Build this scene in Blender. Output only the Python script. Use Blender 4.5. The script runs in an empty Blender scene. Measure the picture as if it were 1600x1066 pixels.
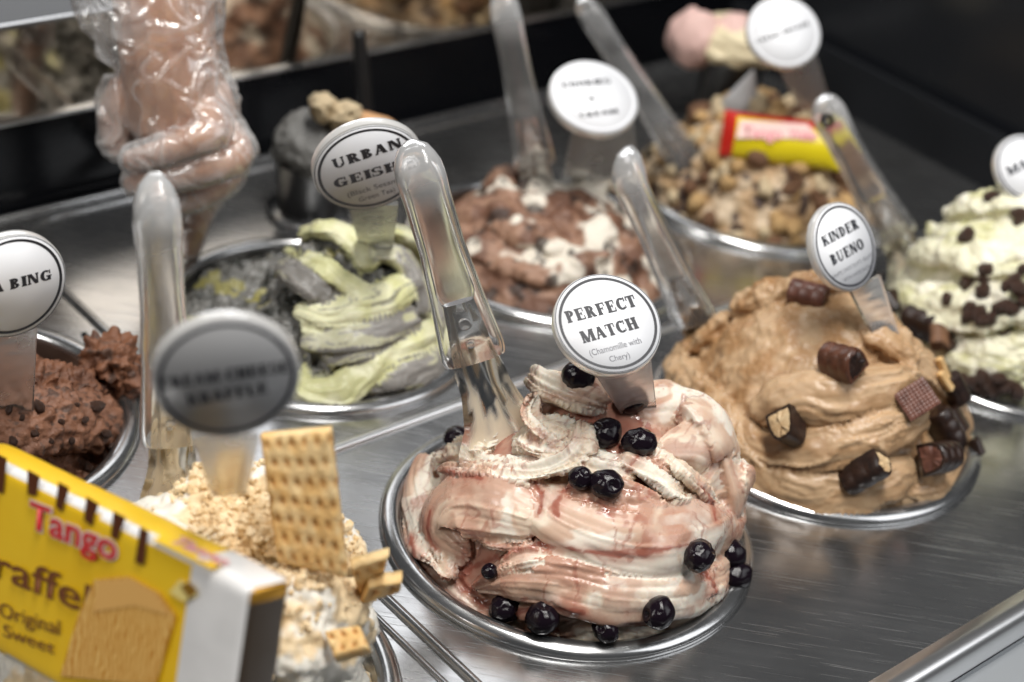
import bpy, bmesh, math, random
import numpy as np
from mathutils import Vector, Matrix, kdtree
random.seed(7)
rng = np.random.default_rng(11)
scene = bpy.context.scene
COL = scene.collection
PI = math.pi

# ---------------------------------------------------------------- camera
FPX, PITCH, ROLL, CAMH = 2719.05, 0.55902, 0.15805, 0.59728
fw = np.array([0, math.cos(PITCH), -math.sin(PITCH)])
_r = np.array([1.0, 0, 0]); _u = np.array([0, math.sin(PITCH), math.cos(PITCH)])
rt = math.cos(ROLL) * _r + math.sin(ROLL) * _u
up = -math.sin(ROLL) * _r + math.cos(ROLL) * _u
CAM = np.array([0, 0, CAMH])
cam_d = bpy.data.cameras.new('camera')
cam = bpy.data.objects.new('camera', cam_d); COL.objects.link(cam)
cam.matrix_world = Matrix(((rt[0], up[0], -fw[0], 0), (rt[1], up[1], -fw[1], 0), (rt[2], up[2], -fw[2], CAMH), (0, 0, 0, 1)))
cam_d.sensor_width = 36; cam_d.lens = FPX / 1600 * 36
cam_d.clip_start = 0.02; cam_d.clip_end = 50
cam_d.dof.use_dof = True; cam_d.dof.focus_distance = 0.895; cam_d.dof.aperture_fstop = 4.2
cam_d.dof.aperture_blades = 9
scene.camera = cam

# ---------------------------------------------------------------- world and lamps
world = bpy.data.worlds.new('World'); scene.world = world; world.use_nodes = True
world.node_tree.nodes['Background'].inputs[0].default_value = (0.90, 0.94, 1.0, 1)
world.node_tree.nodes['Background'].inputs[1].default_value = 0.06

def area(name, loc, target, sx, sy, power, col=(1, 1, 1)):
    d = bpy.data.lights.new(name, 'AREA'); d.shape = 'RECTANGLE'; d.size = sx; d.size_y = sy
    d.energy = power; d.color = col
    o = bpy.data.objects.new(name, d); COL.objects.link(o); o.location = loc
    o.rotation_euler = (Vector(target) - Vector(loc)).to_track_quat('-Z', 'Y').to_euler()
    return o
area('ceiling_or_fill_lamp', (0.10, 0.62, 1.65), (0.02, 0.88, 0), 0.22, 1.2, 32, (1, 0.975, 0.935))
area('ceiling_or_fill_lamp', (-1.05, 0.10, 1.05), (-0.05, 0.75, 0), 0.30, 0.45, 8, (1, 0.97, 0.93))  # low front-left fill lamp, added to brighten the packet front
area('back_light_panel', (-0.62, 1.95, 0.72), (-0.25, 0.95, 0), 0.62, 0.55, 2.4, (0.97, 0.98, 1))
area('back_light_panel', (-0.20, 1.95, 1.22), (-0.10, 0.65, 0), 0.55, 0.28, 1.3, (0.97, 0.98, 1))
area('added_side_light', (0.85, 0.66, 0.72), (-0.25, 1.05, 0), 0.70, 0.60, 3.2, (0.97, 0.98, 1))  # unseen panel, added so the back-left steel reflects something bright

scene.view_settings.view_transform = 'Standard'; scene.view_settings.look = 'None'
scene.view_settings.exposure = 0.0; scene.view_settings.gamma = 1.0
scene.render.engine = 'CYCLES'
cy = scene.cycles
cy.use_denoising = True
try: cy.denoiser = 'OPENIMAGEDENOISE'
except Exception: pass
cy.max_bounces = 12; cy.transmission_bounces = 10; cy.glossy_bounces = 5; cy.diffuse_bounces = 4
cy.transparent_max_bounces = 16
cy.caustics_reflective = False; cy.caustics_refractive = False
cy.blur_glossy = 0.6; cy.sample_clamp_indirect = 4.0

# ---------------------------------------------------------------- pixel rays of the photograph -> points of the place
def ray(px, py): return fw + (px - 800) / FPX * rt - (py - 533) / FPX * up
def atz(px, py, z):
    d = ray(px, py); return CAM + d * (z - CAMH) / d[2]
def aty(px, py, y):
    d = ray(px, py); return CAM + d * y / d[1]
YAW = 0.7882
AX = np.array([math.cos(YAW), math.sin(YAW), 0]); BX = np.array([math.sin(YAW), -math.cos(YAW), 0])
F0 = np.array([0.04655, 0.76733, 0])
def G(a, b, z=0.0): return F0 + AX * a + BX * b + np.array([0, 0, z])   # counter coordinates
PAN_R = 0.105

# ---------------------------------------------------------------- naming helpers
def tag(o, label=None, cat=None, group=None, kind=None):
    if label: o['label'] = label
    if cat: o['category'] = cat
    if group: o['group'] = group
    if kind: o['kind'] = kind
    return o
def empty(name, loc=(0, 0, 0)):
    o = bpy.data.objects.new(name, None); COL.objects.link(o); o.location = Vector(loc)
    o.empty_display_size = 0.01
    return o
def link(name, me, mat=None, parent=None, smooth=True):
    if mat is not None:
        me.materials.clear()
        for m in (mat if isinstance(mat, (list, tuple)) else [mat]): me.materials.append(m)
    if smooth and len(me.polygons): me.polygons.foreach_set('use_smooth', [True] * len(me.polygons))
    o = bpy.data.objects.new(name, me); COL.objects.link(o)
    if parent is not None:
        o.parent = parent; o.matrix_parent_inverse = Matrix.Translation(-Vector(parent.location))
    return o
def mesh(name, v, f):
    me = bpy.data.meshes.new(name); me.from_pydata([tuple(map(float, p)) for p in v], [], [tuple(map(int, q)) for q in f]); me.update(); return me
def set_sharp(me, ang=35):
    try: me.set_sharp_from_angle(angle=math.radians(ang))
    except Exception: pass

# ---------------------------------------------------------------- noise (numpy)
def _hash(ix, iy, iz, seed):
    h = (ix.astype(np.int64) * 374761393 + iy.astype(np.int64) * 668265263 + iz.astype(np.int64) * 2147483647 + seed * 1274126177) & 0xffffffff
    h = ((h ^ (h >> 13)) * 1274126177) & 0xffffffff
    h = ((h ^ (h >> 16)) * 2246822519) & 0xffffffff
    h = h ^ (h >> 15)
    return h.astype(np.float64) / 0xffffffff
def vnoise(p, seed=0):
    i = np.floor(p); f = p - i; f = f * f * f * (f * (f * 6 - 15) + 10)
    i = i.astype(np.int64); x, y, z = i[:, 0], i[:, 1], i[:, 2]; fx, fy, fz = f[:, 0], f[:, 1], f[:, 2]
    def c(a, b, d): return _hash(x + a, y + b, z + d, seed)
    x00 = c(0,0,0)*(1-fx)+c(1,0,0)*fx; x10 = c(0,1,0)*(1-fx)+c(1,1,0)*fx
    x01 = c(0,0,1)*(1-fx)+c(1,0,1)*fx; x11 = c(0,1,1)*(1-fx)+c(1,1,1)*fx
    return ((x00*(1-fy)+x10*fy)*(1-fz)+(x01*(1-fy)+x11*fy)*fz)
def fbm(p, oct=4, seed=0):
    s = np.zeros(len(p)); a = 0.5; t = 0
    for k in range(oct):
        s += a * vnoise(p, seed + k); t += a; a *= .5; p = p * 2.03 + 17.1
    return s / t
def sstep(a, b, x):
    t = np.clip((x - a) / (b - a), 0, 1); return t * t * (3 - 2 * t)
def mixc(a, b, t): return a * (1 - t[:, None]) + b * t[:, None]

# ---------------------------------------------------------------- materials
MATS = {}
def principled(name, color=(0.8, 0.8, 0.8), rough=0.5, metal=0.0, spec=0.5, **kw):
    m = bpy.data.materials.new(name); m.use_nodes = True
    b = m.node_tree.nodes['Principled BSDF']
    b.inputs['Base Color'].default_value = (*color, 1); b.inputs['Roughness'].default_value = rough
    b.inputs['Metallic'].default_value = metal; b.inputs['Specular IOR Level'].default_value = spec
    for k, v in kw.items(): b.inputs[k.replace('_', ' ')].default_value = v
    return m
def N(m, t, **kw):
    n = m.node_tree.nodes.new(t)
    for k, v in kw.items(): setattr(n, k, v)
    return n
def L(m, a, b): m.node_tree.links.new(a, b)
def bsdf(m): return m.node_tree.nodes['Principled BSDF']
def ramp(m, stops):
    r = N(m, 'ShaderNodeValToRGB')
    while len(r.color_ramp.elements) < len(stops): r.color_ramp.elements.new(0.5)
    for e, (p, c) in zip(r.color_ramp.elements, stops):
        e.position = p; e.color = (*c, 1) if len(c) == 3 else c
    return r
def coords(m, scale=(1, 1, 1), rot=(0, 0, 0), src='Object'):
    tc = N(m, 'ShaderNodeTexCoord'); mp = N(m, 'ShaderNodeMapping')
    mp.inputs['Scale'].default_value = scale; mp.inputs['Rotation'].default_value = rot
    L(m, tc.outputs[src], mp.inputs['Vector']); return mp.outputs['Vector']
def noise_tex(m, vec, scale, detail=4, rough=0.55):
    n = N(m, 'ShaderNodeTexNoise'); n.inputs['Scale'].default_value = scale; n.inputs['Detail'].default_value = detail
    n.inputs['Roughness'].default_value = rough
    if vec is not None: L(m, vec, n.inputs['Vector'])
    return n.outputs['Fac']
def math_node(m, op, a, b=None):
    n = N(m, 'ShaderNodeMath', operation=op)
    for i, x in enumerate((a, b)):
        if x is None: continue
        if isinstance(x, (int, float)): n.inputs[i].default_value = x
        else: L(m, x, n.inputs[i])
    return n.outputs[0]
def bump(m, height, strength, dist, normal=None):
    b = N(m, 'ShaderNodeBump'); b.inputs['Strength'].default_value = strength; b.inputs['Distance'].default_value = dist
    L(m, height, b.inputs['Height'])
    if normal is not None: L(m, normal, b.inputs['Normal'])
    return b.outputs['Normal']

def steel_sheet(name, base=0.42, rough=0.22, scratches=True, brush=YAW):
    m = principled(name, (base, base * 1.005, base * 1.02), rough, 0.95)
    B = bsdf(m)
    v = coords(m, (3, 260, 1), (0, 0, -brush))
    n1 = noise_tex(m, v, 1.0, 3)
    v2 = coords(m, (1, 1, 1)); n2 = noise_tex(m, v2, 9, 5)
    r = math_node(m, 'ADD', math_node(m, 'MULTIPLY', n1, 0.14), math_node(m, 'MULTIPLY', n2, 0.36))
    r = math_node(m, 'ADD', r, rough - 0.25)
    h = math_node(m, 'MULTIPLY', n1, 0.5)
    if scratches:
        acc = None
        for ang, sc, th in ((0.35, 13, .70), (-0.9, 17, .715), (1.25, 15, .71), (2.2, 22, .72), (0.05, 19, .715)):
            vv = coords(m, (1.0, 60, 1), (0, 0, ang))
            nn = noise_tex(m, vv, sc, 1.5, 0.5)
            rr = ramp(m, [(th - .02, (0, 0, 0)), (th + .02, (1, 1, 1))]); L(m, nn, rr.inputs[0])
            acc = rr.outputs[0] if acc is None else math_node(m, 'MAXIMUM', acc, rr.outputs[0])
        r = math_node(m, 'ADD', r, math_node(m, 'MULTIPLY', acc, 0.14))
        h = math_node(m, 'SUBTRACT', h, math_node(m, 'MULTIPLY', acc, 0.5))
    L(m, r, B.inputs['Roughness'])
    L(m, bump(m, h, 0.10, 0.0006), B.inputs['Normal'])
    sm = noise_tex(m, coords(m), 5, 6, .6)
    cr = ramp(m, [(0.3, (base * .86,) * 3), (0.7, (base * 1.08, base * 1.09, base * 1.10))]); L(m, sm, cr.inputs[0])
    L(m, cr.outputs[0], B.inputs['Base Color'])
    return m
STEEL = steel_sheet('brushed_steel', 0.50, 0.22)
STEEL_RIM = steel_sheet('rolled_steel', 0.50, 0.20, False)
STEEL_BRIGHT = principled('bright_edge_steel', (0.80, 0.80, 0.80), 0.30, 1.0)  # paler steel: lamp glint on lid and front edges put into the colour
STEEL_IN = principled('pan_inside_steel', (0.35, 0.34, 0.33), 0.32, 1.0)
STEEL_BLADE = principled('polished_steel', (0.66, 0.65, 0.63), 0.12, 1.0)
_at = N(STEEL_BLADE, 'ShaderNodeAttribute', attribute_name='col'); _aw = N(STEEL_BLADE, 'ShaderNodeAttribute', attribute_name='wet')
_mx = N(STEEL_BLADE, 'ShaderNodeMix', data_type='RGBA'); _mx.inputs['A'].default_value = (0.66, 0.65, 0.63, 1)
L(STEEL_BLADE, _aw.outputs['Fac'], _mx.inputs['Factor']); L(STEEL_BLADE, _at.outputs['Color'], _mx.inputs['B']); L(STEEL_BLADE, _mx.outputs['Result'], bsdf(STEEL_BLADE).inputs['Base Color'])
L(STEEL_BLADE, math_node(STEEL_BLADE, 'SUBTRACT', 1.0, _aw.outputs['Fac']), bsdf(STEEL_BLADE).inputs['Metallic'])
L(STEEL_BLADE, math_node(STEEL_BLADE, 'ADD', 0.12, math_node(STEEL_BLADE, 'MULTIPLY', _aw.outputs['Fac'], .35)), bsdf(STEEL_BLADE).inputs['Roughness'])
def acrylic(name, rough=0.03, ior=1.45, tint=(0.96, 0.97, 0.97), trans=1.0):
    m = principled(name, tint, rough, 0.0); B = bsdf(m)
    B.inputs['Transmission Weight'].default_value = trans; B.inputs['IOR'].default_value = ior
    n = noise_tex(m, coords(m), 60, 3); rr = math_node(m, 'ADD', math_node(m, 'MULTIPLY', n, 0.16), rough - .03)
    L(m, rr, B.inputs['Roughness'])
    return m
ACR = acrylic('clear_acrylic', 0.06, 1.28, (0.98, 0.98, 0.98), .84)
ACR_FROST = acrylic('worn_acrylic', 0.09, 1.30, (1.0, 1.0, 1.0), .95)
_am = N(ACR_FROST, 'ShaderNodeAttribute', attribute_name='milk')
L(ACR_FROST, math_node(ACR_FROST, 'SUBTRACT', 1.0, _am.outputs['Fac']), bsdf(ACR_FROST).inputs['Transmission Weight'])
ACR_STAKE = acrylic('frosted_stake_acrylic', 0.20, 1.22, (0.97, 0.97, 0.97), .80)
ACR_DISC = principled('acrylic_disc', (0.86, 0.85, 0.83), 0.22); bsdf(ACR_DISC).inputs['Transmission Weight'].default_value = 0.45; bsdf(ACR_DISC).inputs['IOR'].default_value = 1.3
PAPER = principled('sign_paper', (0.80, 0.81, 0.84), 0.35, 0, 0.5)
INK = principled('black_ink', (0.012, 0.013, 0.02), 0.45)
INK_GREY = principled('grey_ink', (0.10, 0.10, 0.12), 0.5)
BLACK = principled('black_glossy_panel', (0.005, 0.0055, 0.007), 0.14, 0, 0.18)
BLACK_PLASTIC = principled('black_plastic', (0.008, 0.008, 0.009), 0.35)
MIRROR = principled('dark_mirror_glass', (0.80, 0.71, 0.60), 0.07, 1.0)
SIDE = principled('dark_side_panel', (0.026, 0.028, 0.032), 0.20, 0.4, 0.5)

def gelato_mat(name, rough=0.42, sss=0.12, bump_s=0.25, coat=0.0, fine=900, rough_var=0.25, bd=0.0006):
    m = principled(name, (0.8, 0.7, 0.6), rough); B = bsdf(m)
    at = N(m, 'ShaderNodeAttribute', attribute_name='col'); L(m, at.outputs['Color'], B.inputs['Base Color'])
    B.inputs['Subsurface Weight'].default_value = sss
    B.inputs['Subsurface Radius'].default_value = (1.0, 0.6, 0.4); B.inputs['Subsurface Scale'].default_value = 0.004
    B.inputs['Coat Weight'].default_value = coat; B.inputs['Coat Roughness'].default_value = 0.12
    v = coords(m); n1 = noise_tex(m, v, fine, 3, .6); n2 = noise_tex(m, v, fine * .22, 4, .6)
    h = math_node(m, 'ADD', math_node(m, 'MULTIPLY', n1, .35), n2)
    L(m, bump(m, h, bump_s, bd), B.inputs['Normal'])
    at2 = N(m, 'ShaderNodeAttribute', attribute_name='wet')
    rr = math_node(m, 'ADD', math_node(m, 'MULTIPLY', noise_tex(m, v, 120, 3), rough_var), rough - rough_var * .5)
    rr = math_node(m, 'SUBTRACT', rr, math_node(m, 'MULTIPLY', at2.outputs['Fac'], 0.26))
    L(m, rr, B.inputs['Roughness'])
    return m
GEL = gelato_mat('gelato_cream', 0.42, 0.28, 0.07, fine=1300)
GEL_SMOOTH = gelato_mat('gelato_smooth', 0.40, 0.12, 0.06, fine=900)
GEL_ROUGH = gelato_mat('gelato_rough', 0.55, 0.08, 0.8, fine=500, bd=0.0012)
GEL_CRUMB = gelato_mat('gelato_crumbly', 0.6, 0.05, 1.0, fine=420, bd=0.002)

def mottled(name, c1, c2, scale, rough=0.5, bs=0.4, bd=0.0008, spec=0.5, coat=0.0, sss=0.0):
    m = principled(name, c1, rough, 0, spec); B = bsdf(m)
    v = coords(m); n = noise_tex(m, v, scale, 5, .6)
    r = ramp(m, [(0.35, c1), (0.65, c2)]); L(m, n, r.inputs[0]); L(m, r.outputs[0], B.inputs['Base Color'])
    L(m, bump(m, n, bs, bd), B.inputs['Normal']); B.inputs['Coat Weight'].default_value = coat
    if sss:
        B.inputs['Subsurface Weight'].default_value = sss; B.inputs['Subsurface Scale'].default_value = 0.004
    return m
CHERRY = mottled('dark_cherry_skin', (0.004, 0.003, 0.006), (0.012, 0.006, 0.010), 90, 0.07, 0.10, 0.0006, 0.30, 0.0)
CHOC = mottled('milk_chocolate', (0.060, 0.022, 0.012), (0.13, 0.05, 0.028), 160, 0.34, 0.3)
CHOC_DARK = mottled('dark_chocolate', (0.012, 0.006, 0.005), (0.035, 0.016, 0.010), 200, 0.35, 0.35)
CHOC_PINK = mottled('chocolate_waffle_top', (0.10, 0.038, 0.026), (0.20, 0.085, 0.06), 130, 0.38, 0.3)
FILLING = mottled('hazelnut_filling', (0.50, 0.33, 0.17), (0.66, 0.50, 0.30), 220, 0.55, 0.5)
RAISIN = mottled('chocolate_crumb', (0.022, 0.009, 0.005), (0.075, 0.030, 0.015), 320, 0.38, 0.7, 0.001)
BISCUIT = mottled('golden_biscuit', (0.42, 0.24, 0.09), (0.68, 0.46, 0.22), 120, 0.7, 0.6, 0.001)
BISCUIT_PALE = mottled('pale_biscuit', (0.58, 0.43, 0.25), (0.74, 0.62, 0.42), 120, 0.7, 0.6, 0.001)
BISCUIT_BROWN = mottled('brown_biscuit', (0.10, 0.045, 0.022), (0.24, 0.12, 0.06), 140, 0.65, 0.6, 0.001)
WAFER_SOLID = mottled('wafer_stick', (0.60, 0.36, 0.14), (0.78, 0.55, 0.28), 200, 0.65, 0.5)

# ---------------------------------------------------------------- mesh builders
def cat_rom(P, n):
    P = np.asarray(P, float)
    if len(P) == 2: P = np.array([P[0], P[0] * .5 + P[1] * .5, P[1]])
    Q = np.vstack([2 * P[0] - P[1], P, 2 * P[-1] - P[-2]])
    seg = len(P) - 1; out = []
    for u in np.linspace(0, seg, n):
        i = min(int(u), seg - 1); t = u - i; a, b, c, d = Q[i], Q[i+1], Q[i+2], Q[i+3]
        out.append(0.5 * ((2*b) + (-a+c)*t + (2*a-5*b+4*c-d)*t*t + (-a+3*b-3*c+d)*t**3))
    return np.array(out)
def sweep(path, radii, normals, nseg=18, flat=1.0, twist=None, shape=2.0):
    """closed tapering ribbon/tube; returns verts, faces, (t, theta) per vert"""
    n = len(path); T = np.gradient(path, axis=0); T /= np.linalg.norm(T, axis=1)[:, None] + 1e-12
    V = []; UT = []; L_ = np.r_[0, np.cumsum(np.linalg.norm(np.diff(path, axis=0), axis=1))]
    for i in range(n):
        nn = normals[i] - T[i] * (normals[i] @ T[i]); nn /= np.linalg.norm(nn) + 1e-12
        s = np.cross(T[i], nn)
        if twist is not None:
            c_, s_ = math.cos(twist[i]), math.sin(twist[i]); s, nn = c_ * s + s_ * nn, -s_ * s + c_ * nn
        fl = flat[i] if hasattr(flat, '__len__') else flat
        for k in range(nseg):
            th = 2 * PI * k / nseg; c_, s_ = math.cos(th), math.sin(th)
            e = 2 / shape
            cx = math.copysign(abs(c_) ** e, c_); sx = math.copysign(abs(s_) ** e, s_)
            V.append(path[i] + s * radii[i] * cx + nn * radii[i] * fl * sx); UT.append((L_[i], th))
    F = []
    for i in range(n - 1):
        for k in range(nseg):
            k2 = (k + 1) % nseg; F.append((i*nseg+k, i*nseg+k2, (i+1)*nseg+k2, (i+1)*nseg+k))
    F.append(tuple(range(nseg - 1, -1, -1))); F.append(tuple((n-1)*nseg + k for k in range(nseg)))
    return np.array(V), F, np.array(UT)
def tube_mesh(name, path, r, nseg=12, flat=1.0, npts=None, normal=(0, 0, 1)):
    P = cat_rom(path, npts or max(len(path) * 6, 8))
    R = np.interp(np.linspace(0, 1, len(P)), np.linspace(0, 1, len(r)), r) if hasattr(r, '__len__') else np.full(len(P), r)
    V, F, _ = sweep(P, R, np.tile(np.array(normal, float), (len(P), 1)), nseg, flat)
    return mesh(name, V, F)
def lathe(name, prof, seg=64, closed=False):
    V = []; F = []; n = len(prof)
    for k in range(seg):
        a = 2 * PI * k / seg
        for r, z in prof: V.append((r * math.cos(a), r * math.sin(a), z))
    for k in range(seg):
        k2 = (k + 1) % seg
        for i in range(n - 1 if not closed else n):
            j = (i + 1) % n; F.append((k*n+i, k2*n+i, k2*n+j, k*n+j))
    return mesh(name, V, F)
def place(o, X, Y, Z, pos):
    o.matrix_world = Matrix(((X[0], Y[0], Z[0], pos[0]), (X[1], Y[1], Z[1], pos[1]), (X[2], Y[2], Z[2], pos[2]), (0, 0, 0, 1)))
def box_mesh(name, sx, sy, sz, bev=0.0, seg=2):
    bm = bmesh.new(); bmesh.ops.create_cube(bm, size=1)
    bmesh.ops.scale(bm, vec=(sx, sy, sz), verts=bm.verts)
    if bev: bmesh.ops.bevel(bm, geom=bm.edges[:], offset=bev, segments=seg, affect='EDGES', profile=.5)
    me = bpy.data.meshes.new(name); bm.to_mesh(me); bm.free(); return me
def quad_strip(name, rows, closed=False):
    rows = [np.asarray(r) for r in rows]; m = len(rows[0]); V = np.vstack(rows); F = []
    for i in range(len(rows) - 1):
        for k in range(m - 1 if not closed else m):
            k2 = (k + 1) % m; F.append((i*m+k, i*m+k2, (i+1)*m+k2, (i+1)*m+k))
    return mesh(name, V, F)
def set_attr(me, name, arr):
    if arr.ndim == 2:
        a = me.attributes.new(name, 'FLOAT_COLOR', 'POINT'); a.data.foreach_set('color', np.c_[arr, np.ones(len(arr))].astype(np.float32).ravel())
    else:
        a = me.attributes.new(name, 'FLOAT', 'POINT'); a.data.foreach_set('value', arr.astype(np.float32))
def verts_of(me):
    v = np.empty(len(me.vertices) * 3, np.float32); me.vertices.foreach_get('co', v); return v.reshape(-1, 3).astype(float)
def normals_of(me):
    v = np.empty(len(me.vertices) * 3, np.float32); me.vertex_normals.foreach_get('vector', v); return v.reshape(-1, 3).astype(float)
def put_verts(me, v): me.vertices.foreach_set('co', v.astype(np.float32).ravel()); me.update()
def remesh(me, voxel, smooth=3, fac=0.5):
    o = bpy.data.objects.new('tmp', me); COL.objects.link(o)
    r = o.modifiers.new('r', 'REMESH'); r.mode = 'VOXEL'; r.voxel_size = voxel
    if smooth:
        s = o.modifiers.new('s', 'SMOOTH'); s.factor = fac; s.iterations = smooth
    dg = bpy.context.evaluated_depsgraph_get(); dg.update()
    out = bpy.data.meshes.new_from_object(o.evaluated_get(dg))
    bpy.data.objects.remove(o); return out

# ================================================================= THE COUNTER
def grid_sheet(a0, a1, b0, b1, holes, name):
    """flat steel sheet with round holes cut in (ring fans stitched by a fine grid)"""
    bm = bmesh.new(); s = 0.006
    na, nb = int((a1 - a0) / s), int((b1 - b0) / s); vs = {}
    H = [(h[0], h[1]) for h in holes]
    def vert(i, j):
        if (i, j) not in vs:
            a, b = a0 + (a1 - a0) * i / na, b0 + (b1 - b0) * j / nb
            for ca, cb in H:
                d = math.hypot(a - ca, b - cb)
                if d < PAN_R - .003 and d > PAN_R - .02:
                    k = (PAN_R - .006) / d; a, b = ca + (a - ca) * k, cb + (b - cb) * k
            vs[(i, j)] = bm.verts.new(Vector(G(a, b, 0)))
        return vs[(i, j)]
    for i in range(na):
        for j in range(nb):
            ca_, cb_ = a0 + (a1 - a0) * (i + .5) / na, b0 + (b1 - b0) * (j + .5) / nb
            if any(math.hypot(ca_ - h[0], cb_ - h[1]) < PAN_R - .010 for h in H): continue
            bm.faces.new((vert(i, j), vert(i, j+1), vert(i+1, j+1), vert(i+1, j)))
    bmesh.ops.recalc_face_normals(bm, faces=bm.faces[:])
    me = bpy.data.meshes.new(name); bm.to_mesh(me); bm.free()
    if me.polygons[0].normal.z < 0: me.flip_normals()
    return me
def AB(p): q = np.asarray(p) - F0; return (q @ AX, q @ BX)
PANS = {'F': (0.0466, 0.7673), 'K': (0.1958, 0.9178), 'S': (-0.1262, 0.9395), 'M': (0.0144, 1.0820), 'C': (0.1698, 1.2319),
        'W': (0.3429, 1.0619), 'B': (-0.3036, 0.7767), 'P': (-0.1284, 0.6026)}
PANP = {k: np.array([v[0], v[1], 0]) for k, v in PANS.items()}
holes = [AB(PANP[k]) for k in PANS]
top = link('counter_top', grid_sheet(-0.62, 0.60, -0.452, 0.180, holes, 'counter_top'), STEEL)
tag(top, kind='structure')

def rod(name, pts, r, mat, parent, flat=1.0, n=None):
    return link(name, tube_mesh(name, pts, r, 10, flat, n), mat, parent)
# pressed beads and laps between the steel lids (pieces of the counter)
corner = [G(-.12, b, .0) for b in np.linspace(.178, -.395, 24)] + \
         [G(-.12 + .042 - .042 * math.cos(t), -.395 - .042 * math.sin(t), 0) for t in np.linspace(.15, PI / 2, 8)] + \
         [G(a, -.437, 0) for a in np.linspace(-.06, .56, 18)]
rod('pressed_bead', corner, .0032, STEEL_RIM, top, 0.9, 160)
rod('pressed_bead', [G(-.133, b, 0) for b in np.linspace(.178, -.30, 10)], .0022, STEEL_RIM, top, 0.8, 40)
rod('lid_edge', [G(a, -.126, 0) for a in np.linspace(-.113, .58, 10)], .0034, STEEL_BRIGHT, top, 1.0, 40)
rod('back_lip', [G(a, -.449, .001) for a in np.linspace(-.62, .59, 12)], .0022, STEEL_RIM, top, 1.0, 40)
# lap plate edges either side of the row seam
for a0, a1, b0, b1 in ((-.112, .58, .0, .0),):
    pass

# front rail: a bright rounded steel edge and the pale glass track below it
prof = [(.175, .0004), (.178, .0020), (.181, .0034), (.184, .0044), (.188, .0038), (.191, .001), (.1925, -.004), (.193, -.012)]
rows = [[G(a, b, z) for b, z in prof] for a in np.linspace(-.62, .60, 2)]
fr = link('front_edge', quad_strip('front_edge', rows), STEEL_BRIGHT, top)
RAIL = principled('painted_rail', (0.36, 0.38, 0.40), 0.35, 0.3)
prof2 = [(.1935, -.012), (.1935, -.016), (.34, -.020), (.34, -.08)]
rail = link('glass_rail', quad_strip('glass_rail', [[G(a, b, z) for b, z in prof2] for a in np.linspace(-.62, .60, 2)]), RAIL, smooth=False)
tag(rail, kind='structure')

# back wall: black band, thin steel strip, dark mirror, steel strip, ledge
def wall_box(name, a0, a1, b0, b1, z0, z1, mat, parent=None, bev=0.0):
    me = box_mesh(name, a1 - a0, abs(b1 - b0), z1 - z0, bev)
    rotm = Matrix(((AX[0], -BX[0], 0), (AX[1], -BX[1], 0), (0, 0, 1))).to_4x4()
    me.transform(Matrix.Translation(Vector(G((a0 + a1) / 2, (b0 + b1) / 2, (z0 + z1) / 2))) @ rotm)
    return link(name, me, mat, parent, smooth=False)
bw = wall_box('back_wall', -.62, .70, -.454, -.480, -.02, .0655, BLACK); tag(bw, kind='structure')
wall_box('steel_strip', -.62, .70, -.4525, -.480, .0657, .0685, STEEL_RIM, bw, .0006)
wall_box('mirror_panel', -.62, .70, -.456, -.480, .0687, .1335, MIRROR, bw)
wall_box('steel_strip', -.62, .70, -.4525, -.4570, .1337, .1368, STEEL_RIM, bw, .0006)
wall_box('wall_ledge', -.62, .70, -.4575, -1.15, .1336, .1362, BLACK, bw)
# right-hand end panels
ew = wall_box('end_wall', .601, .640, -.4538, .30, -.02, .046, SIDE); tag(ew, kind='structure')
wall_box('panel_step', .6095, .66, -.4538, .30, .0463, .0493, BLACK, ew, .001)
wall_box('upper_glass', .620, .66, -.4538, .30, .0496, .30, SIDE, ew)
wall_box('end_ledge', .6605, 1.1, -.62, .35, .02, .055, SIDE, ew)
# dark kitchen floor far below so nothing shows empty
fl = mesh('floor', [(-6, -4, -.9), (6, -4, -.9), (6, 8, -.9), (-6, 8, -.9)], [(0, 1, 2, 3)])
tag(link('floor', fl, principled('floor_tile', (0.10, 0.10, 0.11), 0.4), smooth=False), kind='structure')

# ================================================================= PANS
PAN_LABEL = {
 'F': 'round steel pan in front centre holding cream and pink cherry gelato',
 'K': 'round steel pan holding tan hazelnut gelato with chocolate bar pieces',
 'S': 'round steel pan holding green and grey swirled gelato',
 'M': 'round steel pan holding brown and white chocolate gelato in the middle',
 'C': 'round steel pan at the back covered with golden cereal clusters',
 'W': 'round steel pan at right edge holding pale green gelato with dark crumbs',
 'B': 'round steel pan at left edge holding crumbly chocolate gelato',
 'P': 'round steel pan in the front left corner under biscuit topped white gelato'}
rimprof = [(PAN_R - .0075 + .0052 * math.cos(t), .0012 + .0050 * math.sin(t)) for t in np.linspace(0, 2 * PI, 17)[:-1]]
rimprof = [(r if r < PAN_R - .0075 else PAN_R - .0075 + (r - PAN_R + .0075) * 1.45, z) for r, z in rimprof]
ME_RIM = lathe('rim', rimprof, 128, True)
bowlprof = [(PAN_R - .0125, .001), (PAN_R - .0135, -.01), (PAN_R - .015, -.08), (PAN_R - .03, -.10), (.002, -.102)]
ME_BOWL = lathe('bowl', bowlprof, 96)
ME_RIM.materials.append(STEEL_RIM); ME_BOWL.materials.append(STEEL_IN)
def make_pan(k):
    e = empty('gelato_pan', PANP[k]); tag(e, PAN_LABEL[k], 'pan', 'round steel gelato pans set in the counter')
    for nm, me in (('bowl', ME_BOWL), ('rim', ME_RIM)):
        o = link(nm, me, None, None); o.parent = e
    return e
for k in PANS: make_pan(k)

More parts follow.
